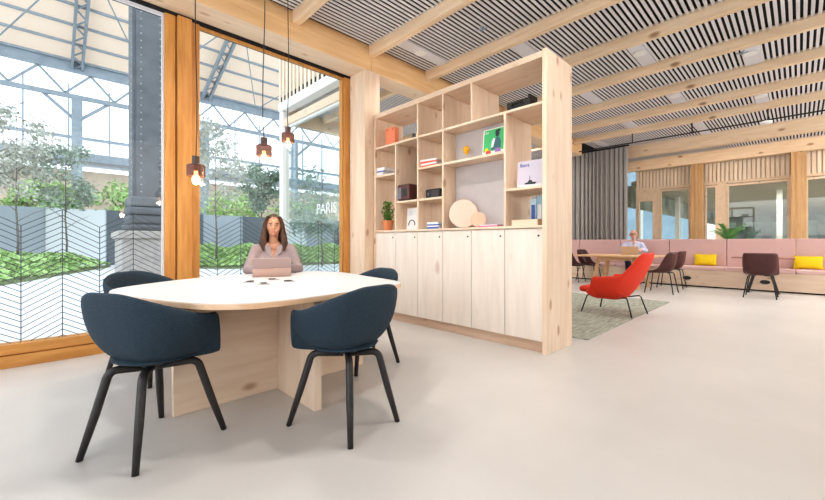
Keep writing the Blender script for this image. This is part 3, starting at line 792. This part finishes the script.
# palm behind the bench
def fronds(mb, c, nF, L, rise, lw=.02, seed=1, droop=.9):
    rnd = random.Random(seed)
    for k in range(nF):
        a = 2*PI*k/nF + rnd.uniform(-.2, .2); el = rnd.uniform(.95, 1.45); LL = L*rnd.uniform(.75, 1.1); p = []
        for q in range(9):
            t = q/8; r_ = LL*t*math.cos(el)*(1+.3*t); z = LL*t*math.sin(el) - droop*LL*t*t*.45
            p.append(Vector((c[0]+r_*math.cos(a), c[1]+r_*math.sin(a), c[2]+z)))
        mb.tube(p, .005, 5)
        for q in range(2, 9):
            d = (p[q]-p[q-1]).normalized(); sd = d.cross(Vector((0,0,1))).normalized()
            for s_ in (-1, 1):
                for e in (0, .33, .66):
                    b0 = p[q-1].lerp(p[q], e); tip = b0 + (sd*s_*.75 + d*.65 + Vector((0,0,-.2)))*L*.28*(1-.5*q/9)
                    w_ = d*lw
                    mb.quad(b0 - w_, tip, b0 + w_, b0 + Vector((0,0,.004)))
d_, yy = onX(729, 12.3)
pm = thing('potted_palm', 'green palm in a tall pot behind the pink bench back', 'plant', (12.3, yy, 0))
f_ = MB(); f_.rec = False; fronds(f_, (0,0,1.05), 17, .72, 1, .009, 4, .8)
f_.build('fronds', plain('palm_green', (.13,.34,.10), .5, noise=.3, nscale=6), pm)
MB().lathe([(.14, 0), (.18, .6), (.17, .6), (.16, .56)], n=24).build('pot', M['white'], pm)
MB().tube([(0,0,.55),(0,0,1.04)], .03, 8).build('stem', M['bark'], pm)

# =================================================================== PENDANTS
def smokemat():
    m = bpy.data.materials.new('smoked_glass'); m.use_nodes = True; n = m.node_tree; n.nodes.clear()
    o = n.nodes.new('ShaderNodeOutputMaterial'); mx = n.nodes.new('ShaderNodeMixShader'); mx.inputs[0].default_value = .5
    t = n.nodes.new('ShaderNodeBsdfTransparent'); t.inputs['Color'].default_value = (.62, .42, .36, 1)
    g = n.nodes.new('ShaderNodeBsdfPrincipled'); g.inputs['Base Color'].default_value = (.16,.085,.065,1); g.inputs['Roughness'].default_value = .25
    n.links.new(t.outputs[0], mx.inputs[1]); n.links.new(g.outputs[0], mx.inputs[2]); n.links.new(mx.outputs[0], o.inputs[0]); return m
SM = smokemat()
pd = None
for i, (px, py, d, lab) in enumerate(((196, 171, 2.6, 'lowest and leftmost, before the orange mullion'), (264, 151, 2.86, 'middle one above the seated woman'), (288, 138, 3.5, 'highest and rightmost of the three'))):
    x, y = at(px, d); z = hz(py, d)
    lab = 'small smoked glass pendant lamp over the table, ' + lab
    o = thing('pendant_lamp', lab, 'pendant lamp', (x, y, z), i*.7, 'pendant lamps over the meeting table')
    MB().lathe([(.05, -.042), (.057, -.038), (.057, .036), (.05, .042), (.026, .042)], n=28).build('lamp_shade', SM, o, smooth=False)
    MB().lathe([(.025, .0425), (.025, .10), (.010, .105)], n=20).build('socket', plain('socket_brown', (.09,.055,.045), .5), o)
    MB().lathe([(.001, -.095), (.016, -.088), (.026, -.066), (.024, -.05), (.014, -.03), (.012, 0)][::1], n=16).build('bulb', M['bulb'], o, smooth=True)
    top = ZC - z
    cp = [(0, 0, .104)]
    for k in range(1, 24):
        t = k/24; cp.append((.010*math.sin(t*9 + i*2)*(1-t), .012*math.sin(t*7 + i)*(1-t) , .104 + (top - .104)*t))
    cp.append((0, 0, top))
    MB().tube(cp, .0035, 6).build('cord', M['black'], o, smooth=True)
    li = bpy.data.lights.new('bulb_light', 'POINT'); li.energy = 5; li.color = (1, .7, .42); li.shadow_soft_size = .03
    lo = bpy.data.objects.new('bulb_lamp', li); C.objects.link(lo); lo.parent = o; lo.location = (0, 0, -.13)

# =================================================================== PEOPLE
def capsule(mb, p, q, r0, r1, n=14):
    p, q = Vector(p), Vector(q)
    mb.tube([p, p.lerp(q, .33), p.lerp(q, .66), q], [r0, r0*.67 + r1*.33, r0*.33+r1*.67, r1], n); mb.ell(p, (r0,)*3); mb.ell(q, (r1,)*3)
def chain(mb, pts, rs):
    for i in range(len(pts)-1): capsule(mb, pts[i], pts[i+1], rs[i], rs[i+1])
def remeshed(mb, name, mat, parent, vox, it=6):
    o = mb.build(name, mat, parent)
    d = o.modifiers.new('r', 'REMESH'); d.mode = 'VOXEL'; d.voxel_size = vox; d.use_smooth_shade = True
    d = o.modifiers.new('s', 'SMOOTH'); d.iterations = it; d.factor = .5
    bpy.context.view_layer.update()
    me = bpy.data.meshes.new_from_object(o.evaluated_get(bpy.context.evaluated_depsgraph_get()))
    o.modifiers.clear(); o.data = me
    for p in me.polygons: p.use_smooth = True
    if not me.materials: me.materials.append(mat)
    return o
def person(label, loc, rz, skin, shirt, trousers, hairmat, longhair, glasses=False, vox=.0075, hs=1.0, handgap=.10, handy=.36, glassmat_=None):
    P = thing('person', label, 'person', loc, rz)          # local +Y = facing; origin at floor under the pelvis
    zs = .50                                                 # pelvis height
    sh = zs + .50*hs + .0; hd = sh + .190                      # shoulder / head centre
    B = MB()
    # torso
    B.ell((0, 0, zs), (.165, .115, .10)); B.ell((0, .0, zs+.15), (.135, .095, .14)); B.ell((0, .01, zs+.33), (.155, .10, .15)); B.ell((0, 0, sh-.03), (.165, .07, .06))
    chain(B, [(0, .0, sh-.02), (0, .02, hd-.07)], [.046, .044])
    # head
    B.ell((0, .02, hd+.015), (.074, .092, .103)); B.ell((0, .048, hd-.055), (.052, .058, .055)); B.ell((0, .098, hd-.083), (.020, .016, .016))
    B.ell((0, .112, hd-.022), (.013, .016, .014)); chain(B, [(0, .104, hd+.018), (0, .115, hd-.018)], [.008, .010])
    for s in (-1, 1):
        B.ell((s*.076, .015, hd-.012), (.010, .020, .032)); B.ell((s*.036, .085, hd-.028), (.022, .020, .020))
        B.ell((s*.013, .104, hd-.055), (.016, .008, .007))
    # arms
    arm = []
    for s in (-1, 1):
        S, E, W = Vector((s*.165, 0, sh-.045)), Vector((s*.245, .10, zs+.27)), Vector((s*(handgap+.02), handy-.06, .80))
        arm.append((S, E, W)); chain(B, [S, E, W], [.044, .037, .026])
        hx = Vector((-s*.25, 1, -.10)).normalized()
        pc = W + hx*.05; sd = hx.cross(Vector((0,0,1))).normalized()
        capsule(B, W, W + hx*.03, .026, .026)
        for k in range(4):
            o_ = (k-1.5)*.020
            q0 = W + hx*.02 + sd*o_*.8; q1 = W + hx*.085 + sd*o_ + Vector((0,0,-.006)); L = [.055,.068,.072,.06][k if s<0 else 3-k]
            capsule(B, q0, q1, .013, .011, 8)
            q2 = q1 + hx*L*.55 + Vector((0,0,-.004)); q3 = q2 + hx*L*.40 + Vector((0,0,-.022))
            capsule(B, q1, q2, .0095, .0088, 8); capsule(B, q2, q3, .0088, .0078, 8)
        th = sd*(s)  # towards the middle
        inner = Vector((-s, 0, 0))
        capsule(B, W + hx*.03 + inner*.018, W + hx*.06 + inner*.045 + Vector((0,0,-.008)), .012, .010, 8); capsule(B, W + hx*.06 + inner*.045 + Vector((0,0,-.008)), W + hx*.088 + inner*.05 + Vector((0,0,-.018)), .010, .008, 8)
    # legs
    leg = []
    for s in (-1, 1):
        Hh, K, A_ = Vector((s*.09, .02, zs-.01)), Vector((s*.11, .43, zs-.01)), Vector((s*.11, .40, .10))
        leg.append((Hh, K, A_)); chain(B, [Hh, K, A_], [.080, .055, .036]); chain(B, [(s*.11, .38, .05), (s*.12, .52, .035)], [.036, .026])
    remeshed(B, 'body', skin, P, vox)
    # shirt
    G = MB()
    G.ell((0, 0, zs+.02), (.176, .126, .11)); G.ell((0, 0, zs+.15), (.152, .115, .15)); G.ell((0, .01, zs+.33), (.170, .118, .16)); G.ell((0, 0, sh-.03), (.18, .085, .065))
    if longhair:
        for s in (-1, 1): G.ell((s*.07, .085, zs+.31), (.068, .058, .065))
    for S, E, W in arm: chain(G, [S, E, E.lerp(W, .85)], [.059, .050, .038])
    go_ = remeshed(G, 'shirt', shirt, P, .011)
    bm_ = bmesh.new(); bm_.from_mesh(go_.data); zv = sh - (.16 if longhair else .09)
    dl = [f for f in bm_.faces if f.calc_center_median().y > .02 and f.calc_center_median().z > zv and abs(f.calc_center_median().x) < (f.calc_center_median().z - zv)*.42]
    bmesh.ops.delete(bm_, geom=dl, context='FACES'); bm_.to_mesh(go_.data); bm_.free()
    K2 = MB()
    for s in (-1, 1):
        K2.quad((0, .108, sh-.14), (s*.035, .085, sh-.005), (s*.075, .075, sh+.005), (s*.075, .108, sh-.075))
        K2.quad((s*.035, .085, sh-.005), (s*.055, -.04, sh+.045), (s*.08, -.03, sh+.01), (s*.075, .075, sh+.005))
    K2.build('collar', shirt, P, solid=.006)
    L2 = MB()
    L2.ell((0, 0, zs-.02), (.175, .125, .09))
    for Hh, K, A_ in leg: chain(L2, [Hh, K, A_], [.092, .068, .050])
    remeshed(L2, 'trousers', trousers, P, .012)
    for s in (-1, 1):
        MB().ell((s*.115, .44, .040), (.045, .125, .040)).build('shoe', M['black'], P, smooth=True)
    # face details
    ew = plain('eye_white', (.55,.50,.47), .3)
    for s in (-1, 1):
        e = MB().ell((s*.030, .096, hd+.008), (.012, .010, .006)).build('eye', ew, P, smooth=True)
        MB().ell((s*.030, .1045, hd+.008), (.0055, .003, .0055)).build('iris', M['dark'], e, smooth=True)
        MB().tube([(s*.016, .109, hd+.028), (s*.032, .109, hd+.032), (s*.048, .098, hd+.027)], .0035, 6).build('eyebrow', hairmat, P)
    MB().ell((0, .107, hd-.056), (.022, .008, .0075)).build('lips', plain('lips', (.44,.15,.12), .5), P, smooth=True)
    if longhair:
        Hr = MB()
        Hr.ell((0, -.008, hd+.035), (.088, .100, .104))
        Hr.ell((0, -.055, hd-.06), (.088, .058, .12)); Hr.ell((0, -.065, hd-.16), (.10, .045, .12))
        for s in (-1, 1):
            chain(Hr, [(s*.055, .055, hd+.085), (s*.083, .035, hd+.02), (s*.092, .03, hd-.08), (s*.105, .045, hd-.17), (s*.10, .06, hd-.24)], [.028, .026, .030, .036, .016])
            chain(Hr, [(s*.07, 0, hd+.03), (s*.10, -.01, hd-.10), (s*.12, .01, hd-.20)], [.03, .034, .028])
        # carve the face opening by pushing vertices behind a plane
        o = remeshed(Hr, 'hair', hairmat, P, .009, 4)
        for v in o.data.vertices:
            c = v.co
            if abs(c.x) < .056 and c.z < hd + .088 and c.z > hd - .12 and c.y > .03: c.y = .03 - .02
    elif hairmat is not None:
        Hr = MB()
        Hr.ell((0, -.012, hd+.005), (.080, .090, .085))
        o = remeshed(Hr, 'hair', hairmat, P, .009, 3)
        for v in o.data.vertices:
            c = v.co
            if c.z > hd+.035: c.z = hd+.035 ; c.x *= .8; c.y *= .8
            if c.y > .02: c.y = .02
    if glasses:
        Gm = MB()
        for s in (-1, 1):
            Gm.tube([(s*.032 + .024*math.cos(t), .118, hd+.006 + .018*math.sin(t)) for t in [2*PI*k/14 for k in range(15)]], .0028, 6)
            Gm.tube([(s*.056, .117, hd+.010), (s*.080, .02, hd+.012)], .0025, 6)
        Gm.tube([(-.009, .120, hd+.008), (.009, .120, hd+.008)], .0025, 6)
        Gm.build('glasses', M['black'], P)
    return P
hair1 = plain('dark_brown_hair', (.075, .034, .020), .6, noise=.4, nscale=40)
wx, wy = 1.72, 3.86
ang = math.atan2(3.25 - wy, 1.45 - wx)
person('woman with long brown hair in a mauve grey blouse seated behind the laptop', (wx, wy, 0), ang - PI/2, M['skin'], plain('mauve_blouse', (.33, .26, .26), .85, noise=.06, nscale=30), plain('dark_trousers', (.04,.04,.05), .8), hair1, True, hs=1.04, handgap=.11, handy=.44)
def laptop(label, x, y, z, rz, lid, w=.33, tilt=.35):
    o = thing('laptop', label, 'laptop', (x, y, z), rz)      # local +Y towards the user's hands side: keyboard; lid at the far side
    MB().box(-w/2, w/2, -.0, .23, 0, .014).build('keyboard_base', lid, o, bevel=.004)
    kb = MB()
    for r_ in range(5):
        for c_ in range(12): kb.box(-w/2+.03 + c_*(w-.06)/12, -w/2+.03 + (c_+.85)*(w-.06)/12, .03 + r_*.02, .047 + r_*.02, .0142, .0155)
    kb.build('keys', M['black'], o)
    Rm = Matrix.Rotation(tilt, 4, 'X')
    l = MB().box(-w/2, w/2, -.007, 0, 0, .21, Rm).build('lid', lid, o, bevel=.003)
    MB().box(-w/2+.01, w/2-.01, .0003, .001, .012, .20, Rm).build('screen', plain('screen_glow', (.3,.34,.4), .3, emit=.5), l)
    return o
lm = plain('mauve_lid', (.40, .31, .29), .55); lm2 = plain('peach_flap', (.62, .44, .37), .55)
lap = laptop('mauve brown laptop open on the white tabletop before the woman', 1.455, 3.30, .741, ang - PI/2 + PI, lm, .315, .62)
fo = MB().box(-.158, .158, -.012, -.0075, .002, .100, Matrix.Rotation(.62, 4, 'X')).build('lid_flap', lm2, lap, bevel=.001)
fo['label'] = 'lighter peach lower half of the lid'
# person at back on the bench
mx_, my_ = at(637, 9.95)
print('man', mx_, my_)
mm = person('balding man with glasses in a pale lilac shirt seated on the pink bench', (10.98, 3.03, 0), PI/2 + .30, M['skin2'], plain('lilac_shirt', (.58,.60,.76), .8), plain('navy_trousers', (.03,.035,.06), .8), plain('grey_hair', (.30,.26,.24), .8), False, glasses=True, vox=.010, hs=.92, handgap=.12, handy=.50).scale = (1.1, 1.1, 1.08)
lx, ly = at(630, 9.35)
laptop('tan laptop open on the oak table in front of the man', 10.0, 2.84, .7455, PI/2 + PI + .25, plain('tan_lid', (.60,.42,.28), .6), .36, .25)
qx, qy = at(818, 10.0)
# people in the neighbouring hall, small behind the glass
person('person in a white top seated behind the rightmost back window', (17.0, -1.3, 0.02), PI/2, M['skin2'], plain('white_top', (.85,.86,.9), .8), plain('jeans', (.1,.15,.28), .8), plain('ginger_hair', (.55,.22,.07), .7), True, vox=.014, handy=.40)
for x, y, l in ((17.0, -1.3, 'grey stool under the person behind the rightmost back window'),):
    o = thing('office_stool', l, 'stool', (x, y, 0)); MB().lathe([(.2,.38),(.2,.41)], n=20).build('seat', M['panelgrey'], o); MB().lathe([(.18,0),(.18,.02),(.02,.03),(.02,.38)], n=16).build('pedestal', M['steeld'], o)

# =================================================================== OUTSIDE
pav = plain('white_paving', (.80, .80, .81), .8, noise=.03, nscale=1.5)
struct(MB().prism([(-30, 4.78), (3.40, 4.78), (3.40, 7.58), (14.95, 7.58), (15.0, 7.6), (40, 7.6), (40, 60), (-30, 60)], -.20, -.02).build('ground_1', pav))
# planting bed : soil + leafy ground cover
bed = [(-14, 12.6), (-.9, 13.3), (2.0, 20.6), (-14, 21)]
bed2 = [(3.4, 18), (5.4, 15.7), (16, 15.9), (22, 16.2), (22, 21), (3.4, 21)]
soil = plain('bed_soil', (.22, .25, .13), .9, noise=.3, nscale=8)
tag(MB().prism(bed, -.02, .06).build('planting_bed', soil), 'planted bed at far left outside, its edge slanting away from the window', 'planter')
tag(MB().prism(bed2, -.02, .06).build('planting_bed', soil), 'planted bed outside the second pane behind the seated woman', 'planter')
def inpoly(x, y, P):
    c = False; j = len(P) - 1
    for i in range(len(P)):
        if (P[i][1] > y) != (P[j][1] > y) and x < (P[j][0]-P[i][0])*(y-P[i][1])/(P[j][1]-P[i][1]) + P[i][0]: c = not c
        j = i
    return c
def dist_edge(x, y, P):
    best = 9
    for k in range(len(P)):
        a, b_ = Vector(P[k]), Vector(P[(k+1) % len(P)]); q = Vector((x, y)); ab = b_ - a
        t = max(0, min(1, (q-a).dot(ab)/ab.length_squared)); best = min(best, (q - a - ab*t).length)
    return best
for P_, n_, xr, lab in ((bed, 15000, (-9, 2), 'bright green leafy ground cover filling the left bed outside'), (bed2, 15000, (3.4, 18), 'bright green leafy ground cover behind the seated woman outside')):
    g_ = MB(); g_.rec = False; rnd = random.Random(5); cnt = 0
    while cnt < n_:
        x, y = rnd.uniform(*xr), rnd.uniform(12.6, 20.8)
        if not inpoly(x, y, P_): continue
        hh = min(1, .15 + dist_edge(x, y, P_)/1.6) * (.68 + .16*math.sin(x*1.3 + y) + .12*math.sin(x*2.9 - y*1.7))
        z = .05 + hh * (1 - .45*rnd.random()**2)
        s_ = rnd.uniform(.05, .11)
        d1 = Vector((rnd.uniform(-1,1), rnd.uniform(-1,1), rnd.uniform(-.3,.9))).normalized(); d2 = d1.cross(Vector((rnd.uniform(-1,1), rnd.uniform(-1,1), .5))).normalized()
        p = Vector((x, y, z)); g_.quad(p - d1*s_, p + d2*s_*.5, p + d1*s_, p - d2*s_*.5); cnt += 1
    tag(g_.build('ground_cover', M['leafl']), lab, 'plants', kind='stuff')
# fence panels
fc = [plain('fence_grey', (.15,.165,.19), .7), plain('fence_white', (.80,.82,.85), .7), plain('fence_light', (.40,.44,.49), .7)]
xs = -10; k = 0
seq = [0, 0, 1, 0, 2, 1, 0, 0, 2, 0, 1, 2, 0]
while xs < 20:
    o = thing('fence_panel', '%s site fence panel behind the hedge, %s along from the left' % (['dark grey', 'white', 'light grey'][seq[k % 13]], ORD[min(k, 15)]), 'fence', (xs, 22, 0), group='hoarding panels behind the planting')
    MB().box(0, 1.96, 0, .04, 0, 2.5).build('board', fc[seq[k % 13]], o)
    MB().box(1.965, 1.995, -.03, .07, 0, 2.55).build('post', M['steel'], o)
    xs += 2.0; k += 1
# trees
def tree(label, px, d, h0, h1, rad, mat, nl=1500, ls=.11, z_trunk=.04, nm='tree', sph=True):
    x, y = at(px, d)
    T_ = thing(nm, label, 'tree', (x, y, 0), 0, 'small trees outside the windows')
    rnd = random.Random(int(px*7))
    MB().tube([(0,0,0),(.03,0,h0*.5),(-.02,.02,h0),(0,0,h1*.9)], [z_trunk, z_trunk*.85, z_trunk*.6, z_trunk*.2], 8).build('trunk', M['bark'], T_, smooth=True)
    br = MB()
    for k in range(9):
        a = k*2.4; z = h0*.8 + (h1-h0)*k/11
        br.tube([(0,0,z), (rad*.35*math.cos(a), rad*.35*math.sin(a), z+.3), (rad*.75*math.cos(a), rad*.75*math.sin(a), z+.55)], [z_trunk*.4, z_trunk*.25, z_trunk*.1], 5)
    br.build('branches', M['bark'], T_)
    f = MB(); f.rec = False
    cl_ = [(rnd.uniform(-1,1), rnd.uniform(-1,1), rnd.uniform(-1,1)) for _ in range(26)]
    for k in range(nl):
        c = cl_[k % 26]; L = math.sqrt(sum(v*v for v in c)) or 1; c = [v/max(1, L) for v in c]
        p = Vector((c[0]*rad*.8 + rnd.gauss(0, rad*.17), c[1]*rad*.8 + rnd.gauss(0, rad*.17), (h0+h1)/2 + c[2]*(h1-h0)*.42 + rnd.gauss(0, rad*.14)))
        s_ = ls*rnd.uniform(.5, 1)
        d1 = Vector((rnd.uniform(-1,1), rnd.uniform(-1,1), rnd.uniform(-1,1))).normalized(); d2 = d1.cross(Vector((rnd.uniform(-1,1), rnd.uniform(-1,1), .5))).normalized()
        f.quad(p - d1*s_, p + d2*s_*.5, p + d1*s_, p - d2*s_*.5)
    f.build('foliage', mat, T_)
tree('slender tree with grey green leaves at the far left outside', 17, 13, 2.2, 6.0, 1.15, M['leafg'], 2600, .10)
tree('small green tree in front of the thin blue steel post', 66, 15, 2.0, 5.3, 1.0, M['leafd'], 1700, .11)
tree('light feathery tree behind the pendant lamps at the second pane', 216, 16, 2.6, 6.2, 1.6, M['leafg'], 2200, .11)
tree('dark round-crowned tree left of the seated woman outside', 262, 14.5, 2.2, 4.1, .85, plain('dark_tree_leaf', (.21,.28,.21), .7, noise=.3, nscale=3), 2600, .09)
tree('leafy tree seen through the side wing glass', 322, 16, 1.0, 4.6, 1.6, M['leafd'], 2000, .12)
for i, (px, d, w) in enumerate(((28, 18.4, .9), (60, 19.4, .9), (116, 20.6, 1.3), (232, 24.3, 1.9), (300, 27.2, 1.9))):
    tree(['bright green bushy tree behind the fence at far left', 'bright green bushy tree behind the fence beside the steel post', 'bright green bushy tree behind the fence left of the iron column', 'bushy green tree behind the fence at the second pane', 'bushy green tree behind the fence beside the wing'][i], px, d, 1.2, 4.4, w, M['leafl'], 1600, .18, .08)

# big iron column with stone pedestal
dC = 8.2; xc, yc_ = at(148, dC)
ic = thing('iron_column', 'massive riveted dark iron column standing on a stone pedestal outside', 'column', (xc, yc_, 0))
ang_c = 0
MB().box(-.25, .25, -.31, .31, 2.0, 12).box(-.31, .31, -.25, .25, 2.0, 12).build('shaft', M['steeld'], ic)
for s in (-1, 1):
    rv = MB(); rv2 = MB(); z = 2.1
    while z < 11:
        rv.ell((s*.17, -.312, z), (.016, .012, .016), u=8, v=6); rv2.ell((-.312, s*.17, z), (.012, .016, .016), u=8, v=6); z += .15
    rv.build('rivet_row', M['steel'], ic); rv2.build('rivet_row', M['steel'], ic)
MB().box(-.42, .42, -.42, .42, 1.28, 1.42).box(-.38, .38, -.38, .38, 1.42, 1.62).box(-.41, .41, -.41, .41, 1.62, 1.78).box(-.37, .37, -.37, .37, 1.78, 2.0).build('base_mouldings', M['steeld'], ic, bevel=.05)
MB().box(-.60, .60, -.60, .60, -.02, .22).box(-.52, .52, -.52, .52, .22, 1.12).box(-.58, .58, -.58, .58, 1.12, 1.28).build('stone_pedestal', M['stone'], ic, bevel=.03)

# station hall beyond : roof, purlins, trusses, posts, clerestory, facade
rp = plain('glowing_cream_roof_panel', (.84, .70, .60), .8, emit=.26, emcol=(.95, .73, .58))  # emission added so the roof underside looks lit
def rz_(y): return 11.35 + (29 - y) * .42
ro = MB(); ro.rec = False
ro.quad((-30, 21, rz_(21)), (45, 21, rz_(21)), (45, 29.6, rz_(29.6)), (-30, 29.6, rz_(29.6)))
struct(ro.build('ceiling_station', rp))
ks = 0
for y in (21.6, 22.8, 24.0, 25.2, 26.4, 27.6, 28.8):
    o = MB().bar((-30, y, rz_(y) - .08), (45, y, rz_(y) - .08), .10, .12).build('roof_purlin', M['steel'])
    tag(o, 'thin dark purlin under the cream station roof, %s from the top' % ORD[ks], 'purlin', 'purlins of the station roof'); ks += 1
ks = 0
for X in (-5.4, 1.3, 8.0, 14.7, 21.4):
    o = thing('roof_truss', 'blue grey sloping lattice rafter under the cream station roof, %s from the left' % ORD[ks], 'truss', (X, 0, 0), group='sloping rafters of the station roof')
    for s in (-.22, .22):
        MB().bar((s, 20.9, rz_(20.9) - .35), (s, 29.2, rz_(29.2) - .35), .12, .30).build('chord', M['steel'], o)
    lt = MB(); y = 21
    while y < 28.6:
        lt.bar((-.22, y, rz_(y) - .45), (.22, y + .5, rz_(y+.5) - .45), .06, .06); lt.bar((.22, y+.5, rz_(y+.5) - .45), (-.22, y + 1, rz_(y+1) - .45), .06, .06); y += 1
    lt.build('lattice', M['steel'], o)
    MB().box(-.24, .24, 28.9, 29.3, 0, 9.3).build('post', M['steel'], o)
    MB().bar((.0, 29.1, 8.0), (1.5, 29.1, 9.4), .12, .16).build('brace', M['steel'], o); MB().bar((.0, 29.1, 8.0), (-1.5, 29.1, 9.4), .12, .16).build('brace', M['steel'], o)
    MB().bar((0, 22, rz_(22) - .6), (3.3, 28.5, rz_(28.5) - .5), .05, .05).build('tie_rod', M['steel'], o)
    MB().bar((0, 22, rz_(22) - .6), (-3.3, 28.5, rz_(28.5) - .5), .05, .05).build('tie_rod', M['steel'], o)
    ks += 1
gd = thing('lattice_girder', 'long blue grey lattice girder along the far station eaves', 'girder', (0, 29, 0))
MB().box(-30, 45, -.1, .1, 10.75, 11.4).build('chord', M['steel'], gd); MB().box(-30, 45, -.08, .08, 9.25, 9.5).build('chord', M['steel'], gd)
lt = MB(); x = -30
while x < 44:
    lt.bar((x, 0, 9.5), (x + 1.1, 0, 10.75), .07, .12); lt.bar((x + 1.1, 0, 10.75), (x + 2.2, 0, 9.5), .07, .12); x += 2.2
lt.build('lattice', M['steel'], gd)
# far facade (canopy, brownish shop wall) and slim glazing bars
struct(MB().box(-30, 45, 32, 32.3, 0, 5.6).build('wall_station', plain('ochre_shopfront', (.70,.56,.44), .8, noise=.25, nscale=.6)))
struct(MB().box(-30, 45, 30.5, 33, 6.0, 6.5).box(-30, 45, 31.9, 32.2, 7.6, 7.75).build('trim_station', M['steel']))
gbar = MB(); x = -29
while x < 44: gbar.box(x, x + .08, 32, 32.1, 6.5, 11); x += 2.0
struct(gbar.build('trim_station_bars', M['steel']))
struct(MB().box(-30, 45, 32.2, 32.25, 6.5, 11.2).build('wall_station_glazing', plain('sky_glow_glazing', (.9,.93,.96), .5, emit=.9)))  # sky glow through the clerestory put in as emission

# =================================================================== LIGHT
w = bpy.data.worlds.new('world'); sc.world = w; w.use_nodes = True
wn = w.node_tree; bg = wn.nodes['Background']
tc = wn.nodes.new('ShaderNodeTexCoord'); sp_ = wn.nodes.new('ShaderNodeSeparateXYZ'); rr = wn.nodes.new('ShaderNodeValToRGB')
wn.links.new(tc.outputs['Generated'], sp_.inputs[0]); wn.links.new(sp_.outputs['Z'], rr.inputs['Fac'])
rr.color_ramp.elements[0].position = 0; rr.color_ramp.elements[0].color = (.86, .93, 1, 1)
rr.color_ramp.elements[1].position = .8; rr.color_ramp.elements[1].color = (.80, .90, 1, 1)
wn.links.new(rr.outputs['Color'], bg.inputs['Color'])
bg.inputs['Strength'].default_value = 1.7
def area(name, loc, rot, sx, sy, e, col):
    li = bpy.data.lights.new(name, 'AREA'); li.shape = 'RECTANGLE'; li.size = sx; li.size_y = sy; li.energy = e; li.color = col
    o = bpy.data.objects.new(name, li); C.objects.link(o); o.location = loc; o.rotation_euler = rot; return o
struct(MB().box(-5, 15, -5.1, -4.95, 0, 3.9).build('wall_south_blocker', M['white']))  # unseen wall added to block sky light from the south
area('back_wall_fill', (12.75, 0, 3.74), (0, D(40), 0), .15, 8, 90, (1, .97, .92))  # hidden area lamp added to brighten the back cladding
# unseen fill areas added to brighten the room from outside the view
area('fill_behind', (3.5, -3.6, 3.0), (D(62), 0, 0), 9, 2.0, 70, (1, .98, .96))
area('fill_left', (-3.8, 1.0, 2.6), (0, D(-68), 0), 2.4, 5, 60, (1, .98, .96))
area('neighbour_light', (19, 1.0, 3.04), (0, 0, 0), .6, 3.0, 70, (1, .98, .94))
area('neighbour_light', (26, -1.0, 3.04), (0, 0, 0), .8, 4.0, 150, (1, .98, .94))
for x_, y_ in ((1.6, 1.5), (.45, 2.75), (1.6, 3.3), (2.7, .9)):  # unseen spots without fittings, added to deepen shadows under the chairs
    li = bpy.data.lights.new('added_table_spot', 'SPOT'); li.energy = 75; li.spot_size = 2.3; li.spot_blend = .6; li.color = (1, .97, .93); li.shadow_soft_size = .07
    lo = bpy.data.objects.new('added_table_spot', li); C.objects.link(lo); lo.location = (x_, y_, 3.79)
area('side_bay_fill', (8, 6.0, 3.74), (0, 0, 0), 7, 1.6, 110, (1, .97, .93))  # area lamp added to brighten the side bay, mostly hidden
area('fill_right', (10.5, -3.6, 3.0), (D(62), 0, 0), 7, 2.0, 220, (1, .98, .96))  # another unseen fill area, added for the right side

cam = bpy.data.cameras.new('cam'); co = bpy.data.objects.new('camera', cam); C.objects.link(co)
co.location = (0, 0, H); co.rotation_euler = (PI/2, 0, -math.atan2(FX, FY))
cam.sensor_width = 36; cam.lens = FP / 825 * 36; cam.shift_y = -8 / 825; cam.clip_start = .05; cam.clip_end = 300
sc.camera = co
sc.view_settings.view_transform = 'Standard'
sc.view_settings.exposure = .30
try: sc.view_settings.look = 'Medium High Contrast'
except Exception as e: print('LOOK', e)
sc.cycles.use_denoising = True
sc.cycles.max_bounces = 8; sc.cycles.diffuse_bounces = 4; sc.cycles.transparent_max_bounces = 12
sc.cycles.sample_clamp_indirect = 8
